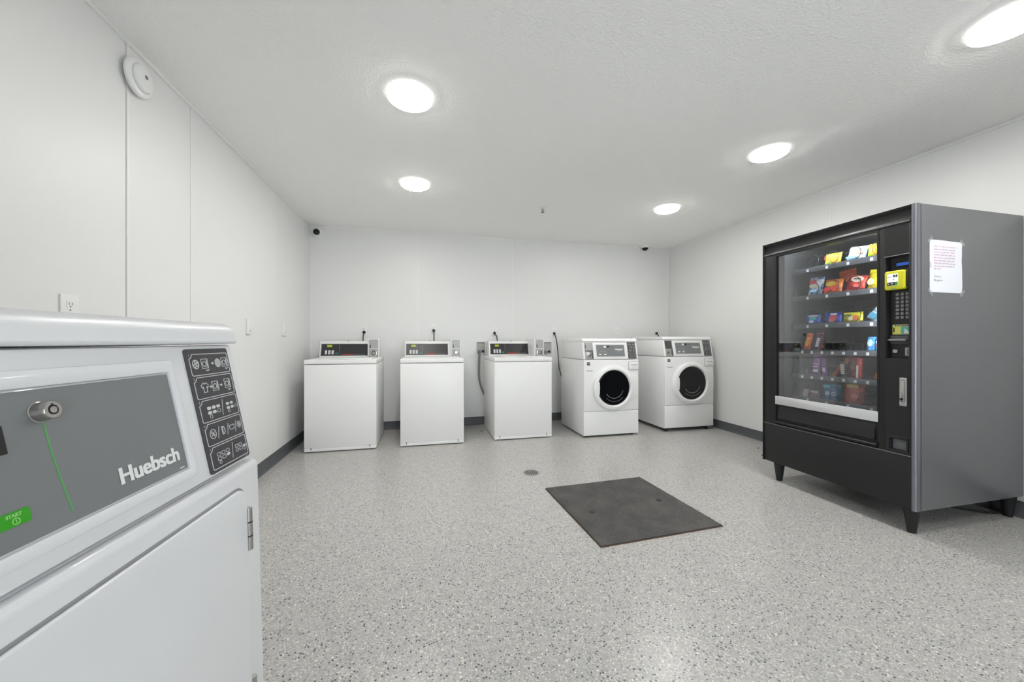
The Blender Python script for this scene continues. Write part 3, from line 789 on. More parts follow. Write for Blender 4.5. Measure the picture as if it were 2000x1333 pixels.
            ic.stroke(fs, [(bu0 + 0.0515, mid - 0.0125), (bu0 + 0.0575, mid + 0.013)], 0.0007, N0, N1)
            for q in range(2):
                u = bu0 + 0.0670 + q * 0.0110
                ic.stroke(fs, rrect(u - 0.0040, u + 0.0040, mid + 0.001, mid + 0.0058, 0.002, 3), 0.0007, N0, N1, True)
                ic.stroke(fs, rrect(u - 0.0040, u + 0.0040, mid - 0.0058, mid - 0.001, 0.002, 3), 0.0007, N0, N1, True)
            ic.plate(fs, bu0 + 0.0845, bu0 + 0.0925, mid - 0.0035, mid + 0.0005, N0, N1, 0.0016)
            ic.stroke(fs, rrect(bu0 + 0.0860, bu0 + 0.0905, mid - 0.0090, mid - 0.0045, 0.002, 3), 0.0005, N0, N1, True)
        io = ic.build('pictogram', M_ICON, fb, smooth=False); io['kind'] = 'stuff'
    MB().plate(fs, iu1 - 0.016, iu1 - 0.006, iv0 + 0.0014, iv0 + 0.0026, N0, N1).build('fine_print', M_GREY, ip)

    ff = Fr((0, HF, z))                               # front face, n = -y
    if kind == 'dryer':
        # one lower front panel with rolled top edge and a hinged door
        prof = [(HF + 0.014, b0), (HF, b0 + 0.003)]
        for a in range(0, 91, 15):
            prof.append((HF + 0.012 - 0.012 * math.cos(math.radians(a)), SEAM + z - 0.016 + 0.012 * math.sin(math.radians(a))))
        prof += [(HF + 0.02, SEAM + z - 0.006), (HF + 0.02, b0)]
        fp = MB().prism_x(prof, -w, w).build('front_panel', EW, t, bevel=0.003)
        MB().plate(ff, -0.262, 0.2965, 0.347, 0.8435, -0.004, 0.0006, 0.028, 6).build('door_gap', M_GAP, t)
        dd = MB().plate(ff, -0.258, 0.2925, 0.351, 0.840, 0.0, 0.006, 0.026, 6).build('door', EW, t, bevel=0.0025, seg=3)
        for zz in (0.763 + z, 0.470 + z):
            hg = MB().tube([(0.2985, HF - 0.004, zz - 0.036), (0.2985, HF - 0.004, zz + 0.036)], 0.0056, 12).build('hinge', M_STEEL, dd)
            for q in (-0.012, 0.012):
                MB().tube([(0.2985, HF - 0.004, zz + q - 0.001), (0.2985, HF - 0.004, zz + q + 0.001)], 0.0059, 12).build('knuckle_gap', M_BLACK, hg)
        MB().plate(ff, -0.235, -0.215, 0.52, 0.66, 0.006, 0.026, 0.006).build('door_handle', EWP, dd, bevel=0.004)
    else:
        MB().box(-w + 0.0005, w - 0.0005, HF, HF + 0.02, b0 + 0.004, 0.290 + z).build('lower_panel', EW, t, bevel=0.006, seg=3)
        MB().box(-w + 0.0005, w - 0.0005, HF, HF + 0.02, 0.294 + z, SEAM - 0.003 + z).build('front_panel', EW, t, bevel=0.005, seg=3)
        # sculpted swoosh running from the door ring to the right edge
        cu, cv = 0.012, 0.558
        arc = [(cu + 0.262 * math.cos(math.radians(a)), cv + 0.262 * math.sin(math.radians(a))) for a in range(70, 321, 10)]
        MB().poly(ff, arc + [(w - 0.03, cv - 0.10), (w - 0.006, cv - 0.075), (w - 0.006, cv + 0.10), (w - 0.03, cv + 0.14)], 0.0, 0.010).build('door_surround', EW, t, bevel=0.006, seg=3)
        dr_ = MB().lathe(ff, [(0.250, 0.004), (0.252, 0.020), (0.246, 0.034), (0.228, 0.044), (0.212, 0.044), (0.203, 0.036), (0.199, 0.022), (0.199, 0.010)], 64, cu, cv, cap=False).build('door_ring', EW, t)
        # pull recess on the left of the ring
        MB().lathe(ff, [(0.200, 0.008), (0.200, 0.024), (0.195, 0.0265), (0.17, 0.0245), (0.12, 0.0185), (0.05, 0.0150), (0.004, 0.0145)], 56, cu, cv).build('door_glass', M_DGLASS, t)
        MB().poly(ff, [(cu - 0.203, cv + 0.075), (cu - 0.180, cv + 0.070), (cu - 0.176, cv), (cu - 0.180, cv - 0.075), (cu - 0.203, cv - 0.085)], 0.018, 0.040).build('door_pull', EW, t, bevel=0.004)
        pts = [(cu - 0.055, HF - 0.016, cv + z + 0.075), (cu - 0.048, HF - 0.020, cv + z + 0.07), (cu - 0.048, HF - 0.020, cv + z - 0.06), (cu - 0.05, HF - 0.016, cv + z - 0.068)]
        # drum seen through the glass: pale gasket arcs
        for rr, a0, a1, wd in ((0.115, 215, 350, 0.006), (0.150, 228, 318, 0.004)):
            arc = [(cu + 0.01 + rr * math.cos(math.radians(a)), cv + rr * 1.05 * math.sin(math.radians(a))) for a in range(a0, a1, 8)]
            MB().stroke(ff, arc, wd, 0.0200 if rr > 0.13 else 0.0170, 0.0240 if rr > 0.13 else 0.0195).build('drum_rib', M_GREY, t)
        # detergent drawer
        MB().plate(ff, 0.213, w - 0.002, 0.754, 0.8555, 0.0, 0.0012, 0.009).build('drawer_gap', M_GREY, t)
        dw = MB().plate(ff, 0.216, w - 0.003, 0.758, 0.852, 0.0, 0.007, 0.008).build('detergent_drawer', EW, t, bevel=0.003)
        for k in range(6):
            MB().plate(ff, 0.240 + k * 0.014, 0.2505 + k * 0.014, 0.811, 0.818, 0.007, 0.0074).build('drawer_print', M_GREY, dw)
        st = MB().plate(ff, -0.305, -0.270, 0.815, 0.850, 0.0, 0.0012).build('dark_sticker', M_BLKP, t)
        MB().stroke(ff, [(-0.297, 0.838), (-0.290, 0.829), (-0.276, 0.843)], 0.004, 0.0012, 0.0016).build('sticker_mark', M_LOGO, st)
        for k, (u0, u1) in enumerate(((-0.306, -0.288), (-0.280, -0.266), (-0.260, -0.238))):
            MB().plate(ff, u0, u1, 0.748, 0.757, 0.0, 0.0006).build('front_print', M_GREY, t)
        # coin slide on the sloping face
        cs = MB().plate(fs, -0.322, -0.218, 0.004, 0.198, 0.0, 0.004, 0.002).build('coin_slide', M_COIN, t, bevel=0.001)
        MB().plate(fs, -0.316, -0.228, 0.103, 0.192, 0.004, 0.0055).build('coin_face', M_COIN if foot == 0 else M_COIND, cs)
        MB().plate(fs, -0.312, -0.305, 0.125, 0.165, 0.0055, 0.007).build('coin_slot', M_BLACK, cs)
        MB().plate(fs, -0.318, -0.222, 0.094, 0.101, 0.004, 0.009).build('coin_ledge', M_COIND, cs)
        MB().lathe(fs, [(0.027, 0.003), (0.027, 0.008), (0.021, 0.009), (0.020, 0.006), (0.012, 0.006), (0.011, 0.020), (0.004, 0.021)], 24, cu=-0.276, cv=0.052).build('coin_lock', M_STEEL, cs)
        MB().plate(fs, -0.240, -0.226, 0.010, 0.088, 0.004, 0.007).build('coin_bar', M_COIND, cs)
    return t

front_load('front_load_washer', 'white front-load washer standing left of the corner one, right of the top-load washers', 'washing machine', (2.0855, 3.83 + FD / 2, 0), 0, 'coin front-load washers', 'washer')
front_load('front_load_washer', 'white front-load washer in the right rear corner, beside the right wall', 'washing machine', (3.135, 3.85 + FD / 2, 0), 0, 'coin front-load washers', 'washer', 0.024)
# foreground dryer: front faces +x, turned 4.2 degrees
DA = math.radians(90 - 4.2)
ex = Vector((math.cos(DA), math.sin(DA), 0)); ey = Vector((-math.sin(DA), math.cos(DA), 0))
corner = Vector((-0.2765, 0.7716, 0))                 # right end of the front, on the floor
ctr = corner - ex * (FW / 2) + ey * (FD / 2)
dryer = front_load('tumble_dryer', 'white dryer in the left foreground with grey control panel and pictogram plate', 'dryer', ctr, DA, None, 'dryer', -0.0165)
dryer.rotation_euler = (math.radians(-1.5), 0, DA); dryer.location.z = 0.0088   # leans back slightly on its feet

# ================================================================== TOP-LOAD WASHERS
def top_load(label, x0, x1, yf, coin_depth, coin_w, coin_off):
    w = (x1 - x0) / 2; D = 0.71; F = -D / 2
    t = thing('top_load_washer', label, 'washing machine', ((x0 + x1) / 2, yf + D / 2, 0), 0, 'coin top-load washers')
    for sx in (-1, 1):
        for sy in (-1, 1):
            MB().lathe(Fr((sx * (w - 0.05), sy * (D / 2 - 0.05), 0), (1, 0, 0), (0, 1, 0)), [(0.02, 0.0), (0.018, 0.008), (0.008, 0.010), (0.008, 0.03)], 12).build('foot', M_BLACK, t)
    MB().box(-w, w, F + 0.003, D / 2, 0.010, 0.858).build('cabinet', M_WHITE, t, bevel=0.004)
    fp = MB().box(-w + 0.001, w - 0.001, F, F + 0.012, 0.040, 0.857).build('front_panel', M_WHITE, t, bevel=0.003)
    tk = MB().box(-w + 0.001, w - 0.001, F, F + 0.012, 0.010, 0.037).build('toe_strip', M_WHITE, t, bevel=0.002)
    for u in (-w + 0.062, w - 0.062):
        MB().box(u - 0.003, u + 0.003, F - 0.0012, F + 0.003, 0.026, 0.050).build('panel_clip', M_BLACK, t)
    MB().box(-w - 0.001, w + 0.001, F - 0.003, D / 2 - 0.01, 0.862, 0.905).build('top_deck', M_WHITE, t, bevel=0.007, seg=3)
    lid = MB().box(-w + 0.09, w - 0.05, F + 0.04, 0.07, 0.906, 0.914).build('lid', M_WHITE, t, bevel=0.003)
    MB().box(-0.06, 0.06, F + 0.034, F + 0.044, 0.908, 0.913).build('lid_grip', M_WHITEP, lid, bevel=0.001)
    # console with sloping face
    cz0, cz1 = 0.905, 1.089
    cf0, cf1 = 0.090, 0.142
    MB().prism_x([(cf0, cz0), (cf0 + 0.002, cz0 + 0.012), (cf1, cz1 - 0.004), (cf1 + 0.006, cz1), (D / 2 - 0.02, cz1), (D / 2 - 0.01, cz0)], -w + 0.022, w - 0.028).build('console', M_CONS, t, bevel=0.004)
    fs = Fr((0, cf0 + 0.0022, cz0 + 0.012), (1, 0, 0), (0, cf1 - cf0 - 0.002, cz1 - cz0 - 0.016))
    u0, u1 = -w + 0.036, 0.185
    pn = MB().plate(fs, u0, u1, 0.012, 0.146, 0.0, 0.0035, 0.002).build('control_panel', M_DARKP, t)
    dv = u0 + 0.183
    MB().plate(fs, dv, dv + 0.0035, 0.018, 0.132, 0.0035, 0.0042).build('divider_line', M_GREY, pn)
    MB().plate(fs, u0 + 0.004, u0 + 0.008, 0.022, 0.130, 0.0035, 0.0042).build('edge_print', M_GREY, pn)
    dp = MB().plate(fs, u0 + 0.058, u0 + 0.112, 0.108, 0.134, 0.0035, 0.0045, 0.002).build('display', M_LCD, pn)
    for k in range(4):
        MB().plate(fs, u0 + 0.066 + k * 0.010, u0 + 0.072 + k * 0.010, 0.113, 0.129, 0.0045, 0.0049).build('display_digit', M_YELP, dp)
    for k in range(3):
        b = MB().plate(fs, u0 + 0.040 + k * 0.034, u0 + 0.063 + k * 0.034, 0.026, 0.072, 0.0035, 0.0065, 0.004).build('cycle_button', M_ICON, pn, bevel=0.001)
        MB().plate(fs, u0 + 0.042 + k * 0.034, u0 + 0.061 + k * 0.034, 0.048, 0.0495, 0.0065, 0.0068).build('button_print', M_GREY, b)
    MB().plate(fs, u0 + 0.145, u0 + 0.172, 0.024, 0.046, 0.0035, 0.0055, 0.004).build('start_button', M_TEAL, pn)
    MB().plate(fs, u0 + 0.21, u0 + 0.335, 0.0195, 0.0275, 0.0035, 0.0042).build('red_strip', M_RED, pn)
    MB().plate(fs, u0 + 0.335, u1 - 0.03, 0.021, 0.026, 0.0035, 0.0042).build('grey_strip', M_GREY, pn)
    MB().lathe(Fr((u0 + 0.27, cf1 + 0.01, cz1 - 0.002), (1, 0, 0), (0, 1, 0)), [(0.008, 0.0), (0.008, 0.006), (0.004, 0.007)], 12).build('console_lock', M_BLACK, t)
    # coin meter
    c0, c1 = coin_off, coin_off + coin_w
    cy = cf1 - 0.03 - coin_depth
    cm = MB().box(c0, c1, cy, cf1 + 0.08, 0.896, 1.117).build('coin_meter', M_CONS, t, bevel=0.004)
    fc = Fr((0, cy, 0))
    MB().plate(fc, c0 + 0.012, c1 - 0.010, 1.007, 1.108, 0.0, 0.003, 0.001).build('coin_plate', M_COIN, cm)
    MB().plate(fc, c0 + 0.012, c1 - 0.010, 0.910, 1.000, 0.0, 0.004, 0.001).build('vault_door', M_COIN, cm)
    MB().plate(fc, c0 + 0.026, c0 + 0.034, 1.012, 1.050, 0.003, 0.005).build('coin_slot', M_BLACK, cm)
    cmid = (c0 + c1) / 2 + 0.004
    MB().lathe(fc, [(0.033, 0.003), (0.033, 0.008), (0.025, 0.009), (0.0245, 0.005), (0.016, 0.005), (0.015, 0.012), (0.004, 0.0125)], 28, cu=cmid, cv=0.956).build('vault_lock', M_STEEL, cm)
    MB().annulus(fc, cmid, 0.956, 0.0245, 0.0175, 0.0042, 0.0062, 26).build('lock_groove', M_COIND, cm)
    for u in (c0 + 0.018, c1 - 0.016):
        MB().disc(fc, u, 0.917, 0.006, 0.003, 0.0055, 10).build('screw', M_COIND, cm)
    return t
top_load('white top-load washer at the far left of the row, by the left wall', -1.130, -0.467, 3.937, 0.05, 0.122, 0.190)
top_load('white top-load washer, second from the left, in the middle of the three', -0.236, 0.414, 3.935, 0.05, 0.118, 0.214)
top_load('white top-load washer, third from the left, with hose beside it', 0.748, 1.409, 3.957, 0.235, 0.118, 0.196)

# ================================================================== VENDING MACHINE
VX, VY = 3.12, 1.945
VW, VD, VH = 0.95, 0.92, 1.86
w = VW / 2; F = -VD / 2
vm = thing('vending_machine', 'tall black snack vending machine standing by the right wall', 'vending machine', (VX, VY, 0), -math.pi / 2)
Z0 = 0.137
ff = Fr((0, F, 0))
# cabinet shell, open to the front
MB().box(w - 0.02, w, F + 0.042, VD / 2, Z0, VH).build('side_panel', M_VSIDE, vm, bevel=0.003)
MB().box(-w, -w + 0.02, F + 0.042, VD / 2, Z0, VH).build('side_panel', M_VSIDE, vm, bevel=0.003)
MB().box(-w + 0.02, w - 0.02, VD / 2 - 0.02, VD / 2, Z0, VH).build('back_panel', M_VSIDE, vm)
MB().box(-w + 0.02, w - 0.02, F + 0.042, VD / 2 - 0.02, VH - 0.03, VH).build('roof_panel', M_VBLACK, vm)
MB().box(-w + 0.02, w - 0.02, F + 0.042, VD / 2 - 0.02, Z0, 0.50).build('base_box', M_VBLACK, vm)
# inner liner
MB().box(-0.345, -0.335, F + 0.05, 0.30, 0.50, 1.80).build('liner_wall', M_VINT, vm)
MB().box(0.300, 0.310, F + 0.05, 0.30, 0.50, 1.80).build('liner_wall', M_VINT, vm)
MB().box(-0.345, 0.310, 0.30, 0.31, 0.50, 1.80).build('liner_back', M_VINT, vm)
MB().box(-0.345, 0.310, F + 0.05, 0.31, 1.80, 1.81).build('liner_roof', M_VINT, vm)
# legs
for sx in (-1, 1):
    for sy in (-1, 1):
        MB().lathe(Fr((sx * (w - 0.045 if sx > 0 else w - 0.10), sy * (VD / 2 - 0.045), 0), (1, 0, 0), (0, 1, 0)),
                   [(0.020, 0.0), (0.021, 0.010), (0.036, Z0 - 0.006), (0.040, Z0)], 4 if False else 18).build('leg', M_VBLACK, vm)
# door: stiles, header, lower panels
MB().box(-w, -0.367, F, F + 0.035, 0.44, 1.775).build('door_stile', M_VBLACK, vm, bevel=0.004)
MB().box(-w, -w + 0.006, F - 0.006, F + 0.035, Z0, VH).build('door_edge_trim', M_BLACK, vm, bevel=0.002)
# header
MB().prism_x([(F + 0.035, 1.757), (F + 0.006, 1.757), (F + 0.002, 1.775), (F + 0.012, 1.785), (F + 0.016, 1.835), (F + 0.0, 1.845), (F - 0.004, VH - 0.002), (F + 0.035, VH)], -w, w - 0.018).build('header', M_VBLACK, vm, bevel=0.001, seg=1)
MB().box(-w + 0.012, w - 0.028, F - 0.004, F + 0.004, 1.768, 1.774).build('header_bead', M_GREY, vm, bevel=0.001)
# glass and its surround
MB().ring(ff, rrect(-0.3685, 0.303, 0.600, 1.760), rrect(-0.360, 0.2925, 0.66, 1.746), -0.03, 0.0015).build('glass_gasket', M_BLACK, vm)
MB().plate(ff, -0.361, 0.2975, 0.66, 1.753, -0.012, -0.008).build('window_pane', M_VGLASS, vm, smooth=False)
MB().plate(ff, -0.369, 0.2985, 0.601, 0.664, -0.006, 0.003, 0.001).build('silver_strip', M_VSTRIP, vm, bevel=0.001)
# delivery chute
MB().plate(ff, -0.369, 0.300, 0.446, 0.601, -0.035, -0.012).build('chute_recess', M_BLACK, vm)
MB().prism_x([(F + 0.020, 0.585), (F + 0.012, 0.585), (F - 0.001, 0.492), (F + 0.004, 0.486), (F + 0.022, 0.490)], -0.352, 0.278).build('chute_flap', M_VBLACK, vm, bevel=0.002)
MB().prism_x([(F + 0.012, 0.452), (F - 0.010, 0.456), (F - 0.012, 0.466), (F + 0.012, 0.476)], -0.369, 0.292).build('chute_ledge', M_VBLACK, vm, bevel=0.002)
# right column
MB().box(0.2995, 0.336, F, F + 0.035, 0.44, 1.757).build('door_stile', M_VBLACK, vm, bevel=0.003)
MB().box(0.4415, 0.457, F, F + 0.035, 0.44, 1.757).build('door_stile', M_VBLACK, vm, bevel=0.003)
MB().box(0.3345, 0.443, F + 0.0006, F + 0.035, 1.583, 1.757).build('column_panel', M_VBLACK, vm)
MB().box(0.3345, 0.443, F + 0.0006, F + 0.035, 0.535, 0.990).build('column_panel', M_VBLACK, vm)
MB().box(0.3345, 0.443, F + 0.0006, F + 0.035, 0.44, 0.458).build('column_panel', M_VBLACK, vm)
MB().box(0.330, 0.447, F - 0.004, F + 0.006, 1.583, 1.588).build('recess_lip', M_GREY, vm, bevel=0.001)
pan = MB().box(0.334, 0.444, F + 0.030, F + 0.040, 0.985, 1.588).build('payment_panel', M_BLACK, vm)
fp = Fr((0, F + 0.030, 0))
MB().plate(fp, 0.350, 0.437, 1.510, 1.570, 0.0, 0.004).build('display_window', M_DGLASS, pan)
MB().plate(fp, 0.372, 0.436, 1.527, 1.543, 0.004, 0.005).build('display_text_glow', M_BLUE, pan)
rd = MB().plate(fp, 0.334, 0.428, 1.388, 1.498, 0.0, 0.040, 0.012).build('card_reader', M_YEL, vm, bevel=0.007, seg=3)
MB().plate(fp, 0.349, 0.400, 1.412, 1.480, 0.040, 0.0415, 0.003).build('reader_screen', M_SCRW, rd)
MB().plate(fp, 0.3495, 0.3995, 1.4125, 1.432, 0.0415, 0.0420).build('screen_footer', M_SCRD, rd)
MB().plate(fp, 0.387, 0.398, 1.414, 1.431, 0.0420, 0.0424).build('screen_key', M_SCRG, rd)
for u0_, u1_, v0_, v1_, mm in ((0.351, 0.369, 1.462, 1.466, M_INKG), (0.378, 0.387, 1.460, 1.474, M_BLKP), (0.390, 0.398, 1.460, 1.474, M_BLKP), (0.378, 0.383, 1.443, 1.449, M_GREY), (0.353, 0.358, 1.420, 1.426, M_LOGO), (0.370, 0.376, 1.420, 1.426, M_LOGO)):
    MB().plate(fp, u0_, u1_, v0_, v1_, 0.0415 if v0_ > 1.432 else 0.0420, 0.0424).build('screen_print', mm, rd)
MB().plate(fp, 0.366, 0.392, 1.3925, 1.398, 0.040, 0.042, 0.002).build('reader_light', M_TEALP, rd)
MB().plate(fp, 0.428, 0.442, 1.400, 1.492, 0.0, 0.030).build('card_slot', M_BLACK, rd, bevel=0.003)
kp = MB().plate(fp, 0.364, 0.438, 1.214, 1.376, 0.0, 0.004, 0.003).build('keypad', M_BLACK, pan)
for r in range(7):
    for c in range(3):
        u = 0.3785 + c * 0.0225; v = 1.361 - r * 0.0225
        MB().plate(fp, u - 0.0078, u + 0.0078, v - 0.0082, v + 0.0082, 0.004, 0.010, 0.003, 2).build('key', M_GREY, kp, bevel=0.0015)
sk = MB().plate(fp, 0.352, 0.432, 1.128, 1.185, 0.0, 0.002, 0.002).build('instruction_sticker', M_PALEY, pan)
MB().plate(fp, 0.353, 0.390, 1.131, 1.172, 0.002, 0.0026).build('sticker_print', M_YELP, sk)
MB().plate(fp, 0.392, 0.431, 1.131, 1.172, 0.002, 0.0026).build('sticker_print', M_TEALP, sk)
MB().plate(fp, 0.356, 0.362, 1.140, 1.168, 0.0026, 0.003).build('sticker_print', M_BLACK, sk)
MB().poly(fp, [(0.405, 1.135), (0.425, 1.131), (0.430, 1.140), (0.410, 1.163)], 0.0026, 0.003).build('sticker_print', M_LOGO, sk)
for k in range(6):
    MB().plate(fp, 0.362 + k * 0.0115, 0.370 + k * 0.0115, 1.175, 1.182, 0.002, 0.0024).build('sticker_print', M_BLKP, sk)
for k in range(3):
    MB().plate(fp, 0.368, 0.385, 1.138 + k * 0.011, 1.143 + k * 0.011, 0.0026, 0.003).build('sticker_print', M_PALEY, sk)
bs = MB().plate(fp, 0.345, 0.432, 1.072, 1.122, 0.0, 0.012, 0.003).build('bill_slot', M_BLKP, pan, bevel=0.002)
MB().prism_x([(F + 0.020, 1.104), (F + 0.000, 1.098), (F + 0.000, 1.092), (F + 0.020, 1.090)], 0.345, 0.425).build('bill_lip', M_GREY, bs)
MB().plate(fp, 0.356, 0.377, 1.020, 1.040, 0.0, 0.010, 0.004).build('coin_return_button', M_COIN, pan, bevel=0.002)
MB().plate(fp, 0.412, 0.437, 1.005, 1.052, 0.0, 0.006, 0.002).build('coin_entry', M_COIN, pan, bevel=0.001)
MB().plate(fp, 0.423, 0.427, 1.013, 1.044, 0.006, 0.0066).build('coin_slit', M_BLACK, pan)
# door lock handle
lk = MB().plate(ff, 0.4035, 0.4345, 0.719, 0.880, -0.001, 0.006, 0.003).build('lock_plate', M_COIN, vm, bevel=0.001)
MB().plate(ff, 0.408, 0.430, 0.742, 0.862, 0.006, 0.012, 0.004).build('lock_handle', M_STEEL, lk, bevel=0.002)
MB().lathe(ff, [(0.007, 0.011), (0.007, 0.016), (0.003, 0.0165)], 16, cu=0.417, cv=0.758).build('lock_cylinder', M_BLACK, lk)
MB().plate(ff, 0.407, 0.431, 0.868, 0.871, 0.006, 0.0075).build('lock_rib', M_GREY, lk)
# coin return
MB().plate(ff, 0.3545, 0.432, 0.458, 0.535, -0.034, -0.026).build('coin_cup', M_GREYP, vm)
MB().ring(ff, rrect(0.337, 0.440, 0.450, 0.540, 0.004), rrect(0.354, 0.432, 0.460, 0.522, 0.003), -0.03, 0.003).build('coin_cup_frame', M_VBLACK, vm, bevel=0.002)
# lower kick panel
MB().box(-w + 0.004, 0.457, F, F + 0.035, Z0 + 0.003, 0.437).build('kick_panel', M_VBLACK, vm, bevel=0.004)
MB().box(-w + 0.006, 0.452, F - 0.003, F + 0.01, 0.4375, 0.4415).build('kick_bead', M_GREY, vm)
# silver rounded door edge
MB().prism_x([(F + 0.036, Z0), (F + 0.036, VH), (F + 0.034, VH), (F + 0.034, Z0)], 0.455, 0.4745).build('door_backing', M_BLACK, vm)
prof = [(0.456 + 0.019 * math.sin(math.radians(a)), F + 0.016 - 0.018 * math.cos(math.radians(a))) for a in range(0, 91, 15)] + [(0.475, F + 0.034), (0.456, F + 0.034)]
MB().add([(x, y, Z0) for x, y in prof] + [(x, y, VH) for x, y in prof],
         [tuple(range(len(prof))), tuple(range(2 * len(prof) - 1, len(prof) - 1, -1))] + [(i, (i + 1) % len(prof), len(prof) + (i + 1) % len(prof), len(prof) + i) for i in range(len(prof))]).build('door_edge_trim', M_VEDGE, vm)
# small hinge stub low on the left
MB().box(-w - 0.022, -w + 0.004, F + 0.010, F + 0.024, 0.158, 0.166).build('hinge_pin', M_BLACK, vm)
# tube lamp behind the header
MB().tube([(-0.30, F + 0.055, 1.778), (0.20, F + 0.055, 1.778)], 0.010, 10).build('light_tube', M_VLAMP, vm)
MB().tube([(0.287, F + 0.052, 1.02), (0.287, F + 0.052, 1.70)], 0.008, 10).build('light_tube', M_VLAMP, vm)

# trays, rails, price tags, coils
TZ = [1.622, 1.418, 1.208, 1.018, 0.833, 0.664]
TY = -0.345                                          # front of the trays
CH = [-0.206, -0.072, 0.062, 0.196]
CA = [-0.245, -0.175, -0.105, -0.035, 0.035, 0.105, 0.175, 0.243]
def coil_mesh(name, r, L, turns, wire):
    pts = []
    n = turns * 14
    for i in range(n + 1):
        a = 2 * math.pi * i / 14
        pts.append((r * math.sin(a), L * i / n, r - r * math.cos(a)))
    return MB().tube(pts, wire, 4).mesh(name)
CB = coil_mesh('coil_big', 0.052, 0.42, 6, 0.0022); CB.materials.append(M_COIL)
CS = coil_mesh('coil_small', 0.026, 0.42, 9, 0.0019); CS.materials.append(M_COIL)
for me in (CB, CS):
    for p in me.polygons: p.use_smooth = True
for i, tz in enumerate(TZ):
    tr = MB().box(-0.325, 0.296, TY, 0.27, tz - 0.004, tz).build('tray', M_TRAY, vm)
    rail = MB().plate(Fr((0, TY, 0)), -0.325, 0.296, tz - 0.026, tz + 0.010, 0.0, 0.006).build('rail', M_VRAIL, tr, bevel=0.001)
    MB().add([(-0.325, TY, tz), (-0.320, TY, tz), (-0.320, TY + 0.03, tz + 0.10), (-0.325, TY + 0.03, tz + 0.10), (-0.325, 0.27, tz), (-0.320, 0.27, tz), (-0.320, 0.27, tz + 0.10), (-0.325, 0.27, tz + 0.10)],
             [(0, 1, 2, 3), (4, 7, 6, 5), (0, 4, 5, 1), (1, 5, 6, 2), (2, 6, 7, 3), (3, 7, 4, 0)]).build('tray_side', M_TRAY, tr, smooth=False)
    cols = CA if i in (3, 4) else CH
    for c in cols:
        MB().plate(Fr((0, TY - 0.006, 0)), c - 0.008, c + 0.008, tz - 0.020, tz - 0.001, 0.0, 0.0015).build('price_tag', M_TAG, tr)
        o = bpy.data.objects.new('coil', CS if i in (3, 4) else CB); COL.objects.link(o); o.parent = tr
        o.location = (c, TY + 0.012, tz + 0.003)
        if cols is CH:
            MB().box(c + 0.066, c + 0.068, TY + 0.005, 0.26, tz, tz + 0.016).build('divider', M_TRAY, tr, smooth=False)
# ------------------------------------------------------------------ snacks on the trays
VMW = Matrix.Translation((VX, VY, 0)) @ Matrix.Rotation(-math.pi / 2, 4, 'Z')
def bag_mesh(wd, h, d, crimp=0.012, nx=10, nz=12, seed=0):
    rnd = random.Random(seed); mb = MB(); vs = []; fs = []
    for side in (1, -1):
        for j in range(nz + 1):
            v = j / nz
            for i in range(nx + 1):
                u = i / nx
                z = h * v; x = wd * (u - 0.5)
                e = min(1.0, max(0.0, min(z, h - z) - crimp) / (0.28 * h))
                prof = math.sin(math.pi * u) ** 0.6 * (math.sin(e * math.pi / 2) ** 0.8)
                x *= 1.0 - 0.10 * prof * abs(2 * u - 1)
                wob = 0.08 * d * (rnd.random() - 0.5) * (1 if prof > 0.1 else 0)
                zig = 0.0012 if (z < crimp or z > h - crimp) and i % 2 else 0.0
                vs.append((x, -side * (d / 2 * prof + 0.0006 + wob) + zig, z))
    m = (nx + 1) * (nz + 1)
    for s in range(2):
        for j in range(nz):
            for i in range(nx):
                a = s * m + j * (nx + 1) + i
                fs.append((a, a + 1, a + nx + 2, a + nx + 1))
    for j in range(nz):
        for i in (0, nx):
            a = j * (nx + 1) + i
            fs.append((a, a + nx + 1, m + a + nx + 1, m + a))
    for i in range(nx):
        for j in (0, nz):
            a = j * (nx + 1) + i
            fs.append((a, a + 1, m + a + 1, m + a))
    return mb.add(vs, fs)
def bar_mesh(wd, h, d):
    prof = []
    mb = MB(); f = Fr((0, 0, 0), (1, 0, 0), (0, -1, 0))
    secs = [(0.0, 1.0, 0.12), (0.06, 1.0, 0.12), (0.075, 0.9, 0.6), (0.10, 0.9, 1.0), (0.9, 0.9, 1.0), (0.925, 0.9, 0.6), (0.94, 1.0, 0.12), (1.0, 1.0, 0.12)]
    vs, fs = [], []; K = 12
    for t_, a, b in secs:
        for k in range(K):
            an = 2 * math.pi * k / K
            cx = abs(math.cos(an)) ** 0.6 * (1 if math.cos(an) >= 0 else -1); sy = abs(math.sin(an)) ** 0.6 * (1 if math.sin(an) >= 0 else -1)
            vs.append((wd / 2 * a * cx, d / 2 * b * sy, h * t_))
    for j in range(len(secs) - 1):
        for k in range(K):
            k2 = (k + 1) % K
            fs.append((j * K + k, j * K + k2, (j + 1) * K + k2, (j + 1) * K + k))
    fs.append(tuple(range(K))); fs.append(tuple((len(secs) - 1) * K + k for k in range(K)))
    return mb.add(vs, fs)

